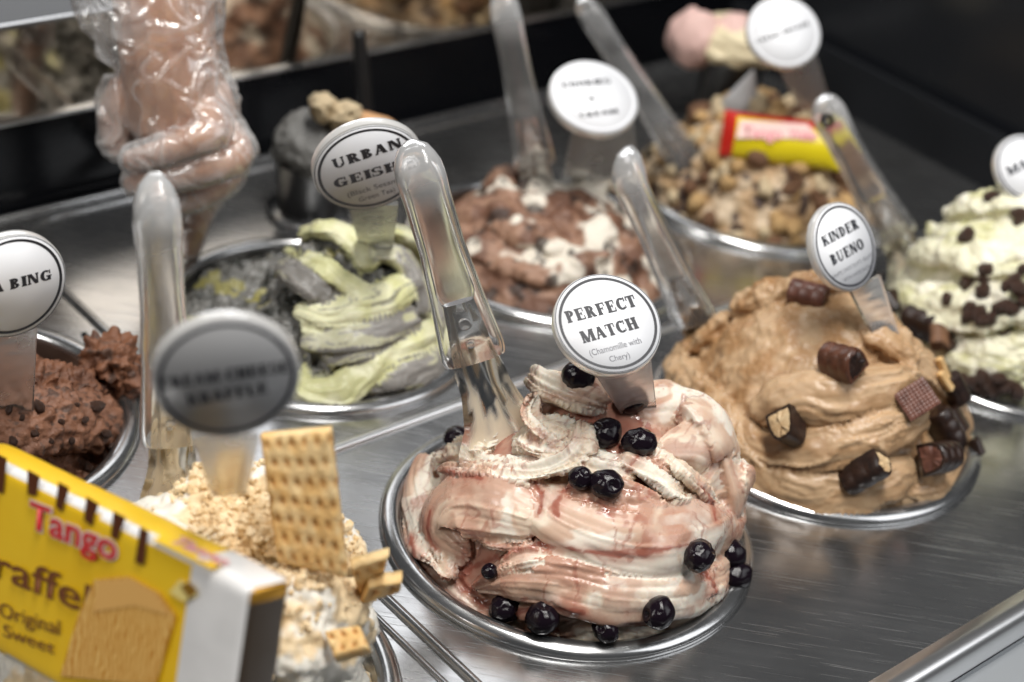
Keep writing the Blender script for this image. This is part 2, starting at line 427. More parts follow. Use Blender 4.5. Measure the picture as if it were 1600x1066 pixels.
# ================================================================= GELATO MOUNDS
class Dome:
    def __init__(s, c, H, R=.0915, p=2.4, z0=-.012, off=(0, 0), low=None):
        s.c, s.H, s.R, s.p, s.z0 = np.array(c, float), H, R, p, z0; s.off = np.array(off, float); s.low = low
    def z(s, x, y):
        dx, dy = x - s.c[0], y - s.c[1]; r = np.hypot(dx, dy) / s.R
        q = np.clip(np.hypot(dx - s.off[0] * (1 - r), dy - s.off[1] * (1 - r)) / s.R, 0, 1)
        h = s.z0 + (s.H - s.z0) * (1 - q ** s.p)
        if s.low is not None: h = s.low(dx, dy, h)
        return np.where(r > 1.0, s.z0, h)
    def hit(s, px, py):
        d = ray(px, py); ts = np.linspace(.4, 1.7, 1300); P = CAM + ts[:, None] * d
        g = P[:, 2] - s.z(P[:, 0], P[:, 1]); rr = np.hypot(P[:, 0] - s.c[0], P[:, 1] - s.c[1])
        ok = np.where((g < 0) & (rr < s.R))[0]
        if len(ok): return P[ok[0]]
        g2 = g + np.maximum(rr - s.R, 0) * 2
        return P[np.argmin(g2)]
    def normal(s, p):
        e = .004; z0 = s.z(p[0], p[1])
        n = np.array([-(s.z(p[0]+e, p[1]) - s.z(p[0]-e, p[1])) / (2*e), -(s.z(p[0], p[1]+e) - s.z(p[0], p[1]-e)) / (2*e), 1.0])
        g = np.hypot(n[0], n[1]); 
        if g > 3: n[:2] *= 3 / g
        return n / np.linalg.norm(n)

def build_gelato(name, dome, folds, voxel, color_fn, disp_fn, mat, label, cat='gelato', smooth=3, base_noise=0.004, group=None):
    V = []; F = []; S_pts = []; S_t = []; S_th = []; S_id = []; off = 0
    nr, ns = 40, 80
    for i in range(nr + 1):
        for k in range(ns):
            r = dome.R * i / nr; a = 2 * PI * k / ns; x, y = dome.c[0] + r * math.cos(a), dome.c[1] + r * math.sin(a)
            V.append((x, y, float(dome.z(np.array(x), np.array(y)))))
    V = np.array(V); V[:, 2] += (fbm(V * 45, 3, 5) - .5) * base_noise * 2
    V = [V]; F += [(i*ns+k, (i+1)*ns+k, (i+1)*ns+(k+1) % ns, i*ns+(k+1) % ns) for i in range(nr) for k in range(ns)]
    n0 = (nr + 1) * ns; a = np.linspace(0, 2 * PI, ns, endpoint=False)
    V.append(np.c_[dome.c[0] + dome.R * np.cos(a), dome.c[1] + dome.R * np.sin(a), np.full(ns, -.04)])
    F += [(nr*ns+k, n0+k, n0+(k+1) % ns, nr*ns+(k+1) % ns) for k in range(ns)]; F.append(tuple(n0 + k for k in range(ns)))
    off = n0 + ns
    bp = V[0][::2]
    S_pts.append(bp); S_id.append(np.full(len(bp), -1)); S_t.append(np.hypot(bp[:, 0]-dome.c[0], bp[:, 1]-dome.c[1])); S_th.append(np.arctan2(bp[:, 1]-dome.c[1], bp[:, 0]-dome.c[0]))
    for fi, f in enumerate(folds):
        pts = []; nn = []
        for (px, py, lift) in f['p']:
            q = dome.hit(px, py); n = dome.normal(q); pts.append(q + n * lift * .001); nn.append(n)
        pts = np.array(pts); ln = np.linalg.norm(np.diff(pts, axis=0), axis=1).sum(); n = max(12, int(ln / .0028))
        P = cat_rom(pts, n); NN = cat_rom(np.array(nn), n); u = np.linspace(0, 1, n)
        rk = np.array(f['r'], float) * .001
        R = np.interp(u, np.linspace(0, 1, len(rk)), rk)
        tp = f.get('taper', (.06, .06)); c0 = np.sqrt(np.clip(u / tp[0], 0, 1)); c1 = np.sqrt(np.clip((1 - u) / tp[1], 0, 1))
        R = R * np.maximum(np.minimum(c0 * (2 - c0), c1 * (2 - c1)), .06)
        R *= 1 + .10 * (fbm(np.c_[P * 60], 2, 31 + fi) - .5)
        tw = np.interp(u, np.linspace(0, 1, 2), f.get('tw', (0, 0)))
        v, ff, ut = sweep(P, R, NN, 20, f.get('flat', .62), tw, f.get('shape', 2.0))
        V.append(v); F += [tuple(off + q for q in fa) for fa in ff]; off += len(v)
        S_pts.append(v); S_t.append(ut[:, 0]); S_th.append(ut[:, 1]); S_id.append(np.full(len(v), fi))
    me = remesh(mesh('src', np.vstack(V), F), voxel, smooth)
    sp = np.vstack(S_pts); st = np.concatenate(S_t); sth = np.concatenate(S_th); sid = np.concatenate(S_id)
    kd = kdtree.KDTree(len(sp))
    for i, p in enumerate(sp): kd.insert(p, i)
    kd.balance()
    v = verts_of(me)
    idx = np.empty((len(v), 3), int); dist = np.empty((len(v), 3))
    for i, p in enumerate(v):
        res = kd.find_n(p, 3)
        for j, (_, k, d) in enumerate(res): idx[i, j] = k; dist[i, j] = d
    w = 1 / (dist + 5e-4) ** 2
    same = sid[idx] == sid[idx[:, :1]]; w = w * same; w /= w.sum(1)[:, None]
    t = (st[idx] * w).sum(1); cth = (np.cos(sth)[idx] * w).sum(1); sthh = (np.sin(sth)[idx] * w).sum(1)
    th = np.arctan2(sthh, cth); fid = sid[idx[:, 0]]
    n = normals_of(me)
    d = disp_fn(v, n, fid, t, th); v2 = v + n * d[:, None]; put_verts(me, v2)
    col, wet = color_fn(v, normals_of(me), fid, t, th)
    set_attr(me, 'col', np.clip(col, 0, 1)); set_attr(me, 'wet', np.clip(wet, 0, 1))
    o = link(name, me, mat); tag(o, label, cat, group)
    return o, kd
def foldspace(v, fid, t, th, lt, lth):
    return np.c_[t * lt, th * lth / PI, fid * 7.31]
def ring(th, fid, k, t, lt, seed):
    """grooves running along a fold: noise of the angle, periodic through cos/sin"""
    th = th + (fbm(np.c_[t * 40, np.cos(th) * .8 + fid * 9.1, np.sin(th) * .8], 2, seed + 77) - .5) * 2.4
    return fbm(np.c_[np.cos(th) * k + fid * 3.7, np.sin(th) * k, t * lt], 3, seed)

# ---- the front gelato: cream and pink-brown cherry folds
DF = Dome(PANP['F'], .084, .0905, 2.45, -.016, off=(0.010, 0.012))
FF = [
 dict(p=[(632,815,2),(650,880,3),(705,940,3),(775,985,1)], r=(9,13,13,9), flat=.45, tw=(.5,.3), shape=1.6),
 dict(p=[(676,715,3),(664,775,4),(684,850,6),(724,902,5)], r=(9,12,12,4), flat=.55, taper=(.1,.35), tw=(.3,.8), shape=1.6),
 dict(p=[(862,812,4),(800,785,6),(735,790,7),(704,838,6),(740,872,3)], r=(15,25,25,20,9), flat=.50, taper=(.12,.2), tw=(-.30,-.15), shape=1.75),
 dict(p=[(842,765,2),(880,805,5),(960,832,8),(1045,828,9),(1115,792,8),(1152,735,5)], r=(12,19,22,22,19,11), flat=.52, taper=(.1,.15), tw=(.38,.25), shape=1.65),
 dict(p=[(742,920,3),(800,898,6),(870,893,8),(950,908,9),(1040,905,8),(1105,890,5),(1130,868,2)], r=(3,13,20,22,21,15,8), flat=.50, taper=(.03,.1), tw=(.42,.25), shape=1.65),
 dict(p=[(872,985,0),(920,962,3),(985,968,3),(1035,996,0)], r=(7,13,14,9), flat=.42, tw=(.5,.4), shape=1.6),
 dict(p=[(800,948,1),(860,933,3),(925,945,1)], r=(9,13,9), flat=.42, tw=(.4,.4), shape=1.6),
 dict(p=[(1030,965,1),(1085,950,3),(1120,915,3),(1130,880,1)], r=(10,19,18,9), flat=.5),
 dict(p=[(1122,700,1),(1132,750,2),(1132,800,2),(1110,850,1)], r=(10,17,17,9), flat=.5, taper=(.1,.2)),
 dict(p=[(1130,880,7),(1085,925,8),(1050,945,6)], r=(9,8,3), flat=.3, taper=(.1,.4), tw=(.5,.9)),
 dict(p=[(985,645,0),(1045,645,4),(1092,668,5),(1108,720,5),(1080,775,2)], r=(12,19,21,20,12), flat=.55, taper=(.12,.15), tw=(-.2,-.3), shape=1.75),
 dict(p=[(1020,705,3),(1060,705,7),(1085,735,7),(1070,772,4)], r=(8,15,15,8), flat=.6, taper=(.2,.2), tw=(-.3,-.4), shape=1.75),
 dict(p=[(840,612,9),(868,622,8),(905,632,9),(948,640,5)], r=(6,11,12,8), flat=.6, taper=(.06,.2), tw=(.6,-.3), shape=1.6),
 dict(p=[(905,690,3),(868,680,6),(838,690,6),(826,722,4)], r=(9,13,14,8), flat=.55, taper=(.2,.1), tw=(-.3,-.5), shape=1.6),
 dict(p=[(748,742,4),(800,742,7),(850,738,8),(896,716,7),(905,670,4)], r=(5,9,10,10,8), flat=.5, taper=(.1,.15), tw=(.9,.3), shape=1.55),
 dict(p=[(890,722,4),(935,735,6),(990,740,5)], r=(8,12,7), flat=.4, tw=(.6,.2), shape=1.6),
 dict(p=[(965,718,6),(1000,738,7),(1035,768,7),(1078,790,5)], r=(7,10,9,4), flat=.4, taper=(.1,.25), tw=(.6,.8), shape=1.55),
 dict(p=[(985,695,4),(1015,722,7),(1050,752,7)], r=(5,8,4), flat=.45, tw=(.5,.6), shape=1.55),
 dict(p=[(905,592,1),(965,602,2),(1035,630,1)], r=(10,13,9), flat=.6),
 dict(p=[(690,725,3),(730,712,4),(770,705,3)], r=(8,10,8), flat=.6),
 dict(p=[(945,852,9),(952,838,11),(945,818,10)], r=(2.4,3.2,2.0), flat=.9, taper=(.1,.4)),
 dict(p=[(690,860,8),(712,890,9),(722,906,8)], r=(7,6,2), flat=.35, taper=(.1,.5), tw=(.6,1.0)),
 dict(p=[(700,745,7),(752,738,9),(800,752,9),(835,775,7)], r=(5,9,9,5), flat=.30, tw=(.7,.2), taper=(.1,.2)),
 dict(p=[(850,640,10),(845,670,12),(862,690,11),(890,705,8)], r=(4,8,8,4), flat=.28, tw=(1.2,.3), taper=(.1,.2)),
 dict(p=[(820,700,9),(850,712,11),(885,712,10)], r=(3,7,4), flat=.3, tw=(.9,.2), taper=(.2,.2)),
 dict(p=[(880,768,8),(950,776,10),(1000,800,11),(985,838,9)], r=(5,10,10,4), flat=.25, tw=(.5,-.4), taper=(.1,.25)),
 dict(p=[(1000,705,7),(1040,738,10),(1080,772,9),(1120,802,8)], r=(3,7,7,3), flat=.3, tw=(.8,.4), taper=(.15,.3)),
 dict(p=[(790,885,9),(830,868,11),(870,872,10)], r=(4,9,4), flat=.35, tw=(.3,.8), taper=(.2,.2)),
 dict(p=[(1100,850,8),(1125,900,9),(1140,890,7)], r=(5,7,3), flat=.3, tw=(.2,1.1), taper=(.1,.4)),
 dict(p=[(640,850,4),(668,900,5),(700,930,4)], r=(5,8,5), flat=.3, tw=(.9,.5), taper=(.2,.2)),
 dict(p=[(1060,655,9),(1098,695,9),(1100,745,8)], r=(4,8,5), flat=.25, tw=(.4,.9), taper=(.2,.2)),
 dict(p=[(745,820,8),(790,838,9),(835,850,7)], r=(4,10,5), flat=.28, tw=(.5,.6), taper=(.2,.25)),
 dict(p=[(1010,870,9),(1060,880,10),(1100,862,8)], r=(4,9,4), flat=.3, tw=(.4,.7), taper=(.2,.25)),
 dict(p=[(880,930,8),(930,936,9),(985,945,7)], r=(4,9,5), flat=.3, tw=(.6,.8), taper=(.2,.25)),
]
FROUGH = {0: .5, 4: .3, 5: .7, 9: .5, 12: 1.0, 13: 1.1, 14: 1.2, 15: .8, 16: 1.0, 17: .8, 19: 1.6, 1: .3, 2: .15, 21: .6, 22: .8, 23: 1.0, 24: 1.0, 25: .4, 26: .9, 27: .9, 28: .7, 29: .9, 30: .4, 31: .6, 32: .5, 33: .6}
FTYPE = {12: 'c', 13: 'c', 14: 'c', 19: 'w', 16: 'c', 15: 'c', 0: 'm', 5: 'c', 9: 'c', 22: 'm', 23: 'c', 24: 'c', 26: 'c', 27: 'c', 29: 'c'}
def disp_F(v, n, fid, t, th):
    rg = np.array([FROUGH.get(i, .03) for i in range(-1, len(FF))])[fid + 1]
    low = (fbm(v * 42, 2, 8) - .5) * .0060
    gr = (fbm(np.c_[np.cos(th) * 2.2 + fid * 3.7, np.sin(th) * 2.2, t * 7] + ((fbm(v * 30, 2, 91) - .5) * 1.2)[:, None], 2, 3) - .5) * (.0030 + .0045 * rg)
    gr2 = (fbm(np.c_[np.cos(th) * 6 + fid * 3.7, np.sin(th) * 6, t * 8] + ((fbm(v * 40, 2, 92) - .5) * 2)[:, None], 2, 5) - .5) * .0040 * rg
    tm = sstep(.46, .60, fbm(v * 60, 2, 19)) * rg
    tear = np.abs(fbm(v * 150, 3, 9) - .5) * 2; tear = (.28 - tear) * .0030 * tm
    fine = (fbm(v * 420, 3, 12) - .5) * .0014 * tm
    return gr + gr2 + low + tear + fine
def col_F(v, n, fid, t, th):
    one = np.ones((len(v), 1))
    cream = np.array([.76, .645, .51]); white = np.array([.82, .78, .685]); pink = np.array([.46, .245, .175]); tan = np.array([.60, .415, .305]); sauce = np.array([.30, .075, .048])
    wv = (fbm(v * 48, 3, 40) - .5) * 1.3
    fs = np.c_[t * 24, np.cos(th) * .75 + fid * 5.3, np.sin(th) * .75] + wv[:, None]
    a = fbm(fs, 2, 41); b = fbm(fs * .8 + 13, 2, 47); c = fbm(fs * .9 + 31, 2, 51)
    ty = np.array([{'c': .17, 'w': .4, 'm': .05}.get(FTYPE.get(i), -.02) for i in range(-1, len(FF))])[fid + 1]
    base = mixc(one * tan, one * cream, sstep(.32, .60, a + ty - .085))
    edge = np.clip((fbm(v * 160, 2, 43) - .5) * .10, -.05, .05)
    pk = sstep(.38, .60, b - ty + edge * 2); base = mixc(base, one * pink, pk * .75)
    rim_ = np.exp(-((b - ty + edge - .50) / .010) ** 2) * .18; base = mixc(base, one * (pink * .8), rim_)
    wt = sstep(.545, .635, c + ty * .3 + edge) * (1 - pk * .7); base = mixc(base, one * white, wt * .75)
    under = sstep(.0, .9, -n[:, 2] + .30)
    pool = sstep(.50, .66, fbm(v * 40 + 3, 3, 65)) * (fid == -1)
    run = 1 - np.abs(fbm(v * 70 + wv[:, None] * .6, 3, 61) - .5) * 2
    sc = sstep(.90, .98, run) * sstep(.44, .60, fbm(v * 30, 2, 63)) * .62
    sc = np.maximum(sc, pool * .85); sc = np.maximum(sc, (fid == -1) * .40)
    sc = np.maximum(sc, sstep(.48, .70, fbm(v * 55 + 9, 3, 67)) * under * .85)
    for (ax_, ay_, ar_) in ((735, 890, .013), (672, 800, .012), (905, 775, .010), (700, 745, .012), (830, 860, .011), (1050, 800, .010), (640, 860, .012), (975, 662, .010), (1010, 880, .012)):
        q_ = DF.hit(ax_, ay_); g_ = np.exp(-((v - q_) ** 2).sum(1) / (2 * ar_ ** 2))
        sc = np.maximum(sc, sstep(.50, .72, fbm(np.c_[v[:, 0] * 90, v[:, 1] * 90, v[:, 2] * 150] + wv[:, None], 3, 81) * .55 + g_ * .46) * .72)
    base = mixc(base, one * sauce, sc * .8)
    speck = sstep(.72, .76, fbm(v * 300, 2, 71)) * sstep(.52, .66, fbm(v * 40, 2, 73))
    base = mixc(base, one * np.array([.34, .13, .085]), speck * .5)
    return base, np.clip(sc * 1.1 + pk * .5, 0, 1)
build_gelato('gelato_mound', DF, FF, .00095, col_F, disp_F, GEL, 'swirled cream and pink gelato with red sauce heaped in the front centre pan', smooth=9)

# ---- tan hazelnut gelato
DK = Dome(PANP['K'], .082, .0915, 2.5, -.010, off=(-.004, .012))
FK = [
 dict(p=[(1185,652,3),(1225,628,8),(1290,622,11),(1370,612,10),(1430,600,5)], r=(8,15,17,16,9), flat=.62, tw=(.2,-.2)),
 dict(p=[(1165,660,3),(1185,700,6),(1240,705,9),(1320,690,12),(1390,665,11),(1430,650,6)], r=(7,11,13,14,13,8), flat=.62, tw=(.4,0)),
 dict(p=[(1130,640,2),(1160,700,5),(1215,752,8),(1290,765,9),(1370,750,8),(1425,735,4)], r=(8,13,16,17,15,9), flat=.6, tw=(.3,0)),
 dict(p=[(1280,690,13),(1330,672,14),(1385,655,13),(1415,655,9)], r=(4,9,11,7), flat=.65, taper=(.1,.15), tw=(.3,.2)),
 dict(p=[(1170,775,2),(1250,790,6),(1330,795,6),(1400,790,2)], r=(9,14,15,10), flat=.6),
 dict(p=[(1430,700,6),(1438,735,8),(1425,775,4)], r=(6,11,6), flat=.7),
 dict(p=[(1390,770,4),(1440,770,5),(1490,735,4),(1515,690,2)], r=(8,12,12,7), flat=.6),
 dict(p=[(1385,510,2),(1425,560,3),(1465,605,3),(1492,655,2),(1500,700,1)], r=(9,14,15,14,8), flat=.5, tw=(.2,-.2)),
 dict(p=[(1340,520,4),(1390,545,7),(1420,580,6)], r=(8,13,9), flat=.55),
 dict(p=[(1150,485,2),(1200,470,4),(1270,452,4),(1340,455,3)], r=(9,13,13,9), flat=.6),
 dict(p=[(1238,583,6),(1245,600,9),(1255,615,8)], r=(2,4,3), flat=.8, taper=(.3,.2)),
 dict(p=[(1060,560,2),(1080,610,3),(1120,650,3),(1140,720,2)], r=(9,13,13,9), flat=.55),
 dict(p=[(1060,555,2),(1110,530,3),(1150,500,3)], r=(9,13,10), flat=.5),
]
KR = {9: 1.4, 11: 1.5, 12: 1.6, 8: .6, -1: .8}
def rough_k(v, fid, n_):
    rg = np.array([KR.get(i, .10) for i in range(-1, n_)])[fid + 1]; return rg
def disp_K(v, n, fid, t, th):
    rg = rough_k(v, fid, len(FK))
    return (ring(th, fid, 2.2, t, 7, 103) - .5) * .0058 * (fid >= 0) + (ring(th, fid, 6, t, 6, 105) - .5) * .0009 * (fid >= 0) + (fbm(v * 60, 3, 108) - .5) * .004 + (fbm(v * 180, 4, 110) - .5) * .0055 * rg
def col_K(v, n, fid, t, th):
    c0 = np.array([.43, .265, .14]); c1 = np.array([.55, .375, .22]); c2 = np.array([.37, .205, .09])
    rg = np.clip(rough_k(v, fid, len(FK)), 0, 1)
    a = ring(th, fid, 2.5, t, 12, 111)
    base = mixc(np.tile(c0, (len(v), 1)), np.tile(c1, (len(v), 1)), sstep(.35, .65, a))
    o = mixc(np.tile(c2, (len(v), 1)), np.tile(c1 * .95, (len(v), 1)), sstep(.35, .7, fbm(v * 80, 3, 113)))
    return mixc(base, o, rg), np.zeros(len(v))
build_gelato('gelato_mound', DK, FK, .0013, col_K, disp_K, GEL_SMOOTH, 'tan hazelnut gelato mound with smooth folds and a rough scraped back', smooth=7)

# ---- green and grey swirl; its left part is scraped low
def low_S(dx, dy, h):
    k = sstep(-.045, .0, dx * 1.0 - dy * .15); return np.minimum(h, .004 * (1 - k) + h * k + .004)
DS = Dome(PANP['S'], .062, .0915, 2.2, -.010, off=(.02, .008), low=low_S)
FS = [
 ('g', dict(p=[(478,372,3),(515,372,7),(550,392,8),(575,430,5)], r=(6,12,12,8), flat=.5, tw=(.5,.1), shape=1.6)),
 ('k', dict(p=[(445,420,3),(478,440,8),(510,470,7),(500,500,4)], r=(8,14,13,8), flat=.5, tw=(.4,.3), shape=1.6)),
 ('g', dict(p=[(450,405,7),(500,425,10),(540,455,11),(580,470,7),(620,440,5)], r=(4,7,8,9,6), flat=.5, tw=(.4,.3), shape=1.6)),
 ('k', dict(p=[(575,400,4),(610,410,7),(640,450,7),(655,500,4)], r=(9,14,14,9), flat=.46, tw=(.4,.3), shape=1.6)),
 ('g', dict(p=[(560,372,3),(600,375,7),(650,410,8),(680,470,6),(690,520,3)], r=(9,13,14,13,8), flat=.46, tw=(.4,.3), shape=1.6)),
 ('g', dict(p=[(462,490,6),(510,497,10),(560,485,11),(610,462,9),(640,440,5)], r=(6,10,11,11,7), flat=.46, tw=(.45,.2), shape=1.6)),
 ('k', dict(p=[(470,535,4),(520,530,9),(580,515,10),(640,495,7)], r=(8,13,14,9), flat=.46, tw=(.4,.3), shape=1.6)),
 ('g', dict(p=[(468,515,7),(500,517,9),(520,518,6)], r=(4,6,4), flat=.5, tw=(.4,.3), shape=1.6)),
 ('g', dict(p=[(460,580,4),(480,612,8),(525,615,9),(560,585,9),(600,555,9),(660,530,7),(700,500,4)], r=(7,11,13,11,10,11,8), flat=.46, tw=(.4,.3), shape=1.6)),
 ('k', dict(p=[(545,600,4),(600,580,8),(650,565,8),(690,540,5)], r=(9,15,14,9), flat=.45, tw=(.4,.3), shape=1.6)),
 ('k', dict(p=[(500,560,5),(550,545,9),(600,535,8)], r=(7,11,8), flat=.45, tw=(.4,.3), shape=1.6)),
 ('g', dict(p=[(640,590,3),(690,575,5),(720,530,4)], r=(9,13,8), flat=.45, tw=(.4,.3), shape=1.6)),
 ('k', dict(p=[(560,630,2),(620,620,4),(680,600,3)], r=(9,12,9), flat=.45, tw=(.4,.3), shape=1.6)),
]
def disp_S(v, n, fid, t, th):
    b = (fid < 0)
    return (ring(th, fid, 3, t, 10, 203) - .5) * .005 * ~b + (fbm(v * 60, 3, 208) - .5) * .004 + (fbm(v * 160, 4, 210) - .5) * .014 * b
def col_S(v, n, fid, t, th):
    g = np.array([.58, .575, .30]); g2 = np.array([.68, .67, .45]); k = np.array([.20, .19, .175]); k2 = np.array([.30, .285, .265])
    isg = np.array([0] + [1.0 if q[0] == 'g' else 0.0 for q in FS])[fid + 1]
    a = ring(th, fid, 2.0, t, 14, 211)
    isg = np.clip(isg + (a > .62) * .6 * (isg < .5) * (fid >= 0) - (a < .36) * .65 * (isg > .5), 0, 1)
    cg = mixc(np.tile(g, (len(v), 1)), np.tile(g2, (len(v), 1)), sstep(.35, .65, fbm(v * 60, 3, 212)))
    ck = mixc(np.tile(k, (len(v), 1)), np.tile(k2, (len(v), 1)), sstep(.35, .65, a))
    base = mixc(ck, cg, isg)
    m = fbm(v * 75, 4, 215); dk = np.array([.025, .026, .022]); gy = np.array([.15, .148, .138]); ye = np.array([.33, .30, .09])
    bb = mixc(np.tile(dk, (len(v), 1)), np.tile(gy, (len(v), 1)), sstep(.38, .56, m)); bb = mixc(bb, np.tile(ye, (len(v), 1)), sstep(.60, .68, fbm(v * 55 + 5, 3, 217)) * .7)
    isb = (fid < 0).astype(float)
    return mixc(base, bb, isb), np.zeros(len(v))
build_gelato('gelato_mound', DS, [q[1] for q in FS], .0014, col_S, disp_S, GEL_SMOOTH, 'light green and grey swirled gelato with its left side scraped low', smooth=6)

# ---- pale green-white gelato on the right
DW = Dome(PANP['W'], .106, .0925, 2.9, -.006, off=(-.004, .006))
FWp = [
 dict(p=[(1490,335,1),(1530,325,3),(1580,318,3),(1640,330,2)], r=(10,16,17,12), flat=.5, tw=(.3,.2), shape=1.6),
 dict(p=[(1420,400,1),(1470,395,4),(1540,400,5),(1640,405,4)], r=(8,15,18,15), flat=.45, tw=(.35,.3), shape=1.6),
 dict(p=[(1410,450,1),(1450,470,4),(1520,480,5),(1600,470,5),(1680,480,3)], r=(8,16,19,18,10), flat=.45, tw=(.4,.3), shape=1.6),
 dict(p=[(1445,530,1),(1490,545,4),(1550,555,5),(1640,550,4)], r=(9,15,18,14), flat=.45, tw=(.4,.3), shape=1.6),
 dict(p=[(1475,585,1),(1530,597,3),(1610,600,3)], r=(8,13,12), flat=.45, tw=(.4,.3), shape=1.6),
 dict(p=[(1460,360,2),(1500,365,4),(1560,362,4)], r=(5,11,7), flat=.4, tw=(.5,.3), shape=1.6),
]
def disp_W(v, n, fid, t, th):
    return (ring(th, fid, 3, t, 12, 303) - .5) * .006 * (fid >= 0) + (fbm(v * 70, 4, 308) - .5) * .008 + (fbm(v * 220, 4, 310) - .5) * .0045
def col_W(v, n, fid, t, th):
    a = np.array([.76, .735, .545]); b = np.array([.58, .565, .30]); c = np.array([.83, .80, .66])
    q = mixc(np.tile(b, (len(v), 1)), np.tile(a, (len(v), 1)), sstep(.30, .48, ring(th, fid, 2, t, 16, 311)))
    return mixc(q, np.tile(c, (len(v), 1)), sstep(.5, .66, fbm(v * 60, 3, 313))), np.zeros(len(v))
build_gelato('gelato_mound', DW, FWp, .0016, col_W, disp_W, GEL_ROUGH, 'pale green white gelato mound dotted with dark crumbs at the right edge')

# ---- crumbly chocolate gelato on the left
DB = Dome(PANP['B'], .040, .0915, 2.6, -.030, off=(0, .0))
FB = [
 dict(p=[(-60,690,4),(20,672,8),(80,668,10),(140,672,8),(175,655,4)], r=(14,20,20,16,8), flat=.7),
 dict(p=[(120,560,3),(150,570,7),(170,600,9),(165,640,7)], r=(9,15,16,12), flat=.9),
 dict(p=[(-20,610,2),(50,610,5),(110,625,6),(150,640,5)], r=(10,14,14,10), flat=.7),
 dict(p=[(150,690,3),(190,670,5),(205,640,4)], r=(9,13,9), flat=.7),
 dict(p=[(180,600,4),(200,620,8),(212,645,5)], r=(6,10,7), flat=.8),
 dict(p=[(140,725,1),(175,735,2)], r=(9,9), flat=.7),
]
BRG = {0: .5, 4: .02, 1: 1.2, 2: 1.1, 3: 1.3, 5: 1.0, -1: .9}
def disp_B(v, n, fid, t, th):
    rg = np.array([BRG.get(i, 1) for i in range(-1, len(FB))])[fid + 1]
    return (fbm(v * 60, 3, 408) - .5) * .006 + ((fbm(v * 210, 4, 410) - .5) * .011 + (np.abs(fbm(v * 130, 3, 412) - .5) - .1) * .02) * rg
def col_B(v, n, fid, t, th):
    rg = np.clip(np.array([BRG.get(i, 1) for i in range(-1, len(FB))])[fid + 1], 0, 1)
    a = np.array([.19, .078, .038]); b = np.array([.115, .046, .024]); s = np.array([.26, .125, .075]); d = np.array([.03, .012, .008])
    r_ = mixc(np.tile(b, (len(v), 1)), np.tile(a, (len(v), 1)), sstep(.35, .65, fbm(v * 120, 3, 413)))
    q = mixc(np.tile(s, (len(v), 1)), r_, rg); q = mixc(q, np.tile(d, (len(v), 1)), (fid == 4) * .9)
    q = mixc(q, np.tile(np.array([.05, .028, .02]), (len(v), 1)), sstep(.62, .70, fbm(v * 260, 3, 415)) * .8)
    return q, (fid == 4) * 1.0
build_gelato('gelato_mound', DB, FB, .0013, col_B, disp_B, GEL_CRUMB, 'crumbly dark chocolate gelato with one smooth brown fold at the left edge')

# ---- brown and white chocolate gelato in the middle
DM = Dome(PANP['M'], .040, .0915, 2.6, -.012)
rs = random.Random(5); FM = []
for i in range(26):
    a_, r_ = rs.uniform(0, 2 * PI), .075 * math.sqrt(rs.random()); q0 = PANP['M'] + np.array([r_ * math.cos(a_), r_ * math.sin(a_), .02])
    FM.append((q0, rs.uniform(0, PI), rs.uniform(.012, .03)))
def px_of(p):
    d = np.asarray(p) - CAM; z = d @ fw; return 800 + FPX * (d @ rt) / z, 533 - FPX * (d @ up) / z
FMf = []
for q0, an, ln in FM:
    d_ = np.array([math.cos(an), math.sin(an), 0]) * ln; pa, pb, pc = px_of(q0 - d_), px_of(q0), px_of(q0 + d_)
    FMf.append(dict(p=[(*pa, 0), (*pb, rs.uniform(1, 4)), (*pc, 0)], r=(5, rs.uniform(9, 14), 5), flat=rs.uniform(.35, .6), shape=1.6, tw=(rs.uniform(-.5, .5), rs.uniform(-.5, .5))))
WH = np.array([0.0] + [1.0 if rs.random() < .0 else 0.0 for _ in FMf])
def white_M(v, fid):
    dx = v[:, 0] - PANP['M'][0]; dy = v[:, 1] - PANP['M'][1]
    side = sstep(-.025, .045, dx * .8 + dy * .1)
    return sstep(.53, .60, fbm(v * 42, 3, 511) + side * .25 - .10)
def disp_M(v, n, fid, t, th): return (fbm(v * 60, 3, 508) - .5) * .007 + (fbm(v * 190, 3, 510) - .5) * .0035
def col_M(v, n, fid, t, th):
    br = mixc(np.tile(np.array([.16, .075, .045]), (len(v), 1)), np.tile(np.array([.33, .19, .125]), (len(v), 1)), sstep(.35, .65, fbm(v * 90, 3, 513)))
    wh = np.tile(np.array([.76, .70, .60]), (len(v), 1)); q = mixc(br, wh, white_M(v, fid))
    return mixc(q, np.tile(np.array([.03, .018, .014]), (len(v), 1)), sstep(.60, .68, fbm(v * 110 + 4, 3, 515)) * .85), np.zeros(len(v))
build_gelato('gelato_mound', DM, FMf, .0017, col_M, disp_M, GEL_ROUGH, 'flat brown chocolate gelato streaked with white cream in the middle pan')

# ---- cereal gelato at the back
DC = Dome(PANP['C'], .066, .0915, 2.6, -.010)
def disp_C(v, n, fid, t, th): return (fbm(v * 60, 3, 608) - .5) * .01 + (fbm(v * 180, 3, 610) - .5) * .008
def col_C(v, n, fid, t, th):
    q = mixc(np.tile(np.array([.44, .29, .155]), (len(v), 1)), np.tile(np.array([.63, .50, .35]), (len(v), 1)), sstep(.4, .6, fbm(v * 70, 3, 611)))
    return mixc(q, np.tile(np.array([.05, .025, .018]), (len(v), 1)), sstep(.55, .62, fbm(v * 80 + 2, 3, 613))), np.zeros(len(v))
build_gelato('gelato_mound', DC, [], .002, col_C, disp_C, GEL_ROUGH, 'cream gelato base buried under golden cereal clusters at the back')

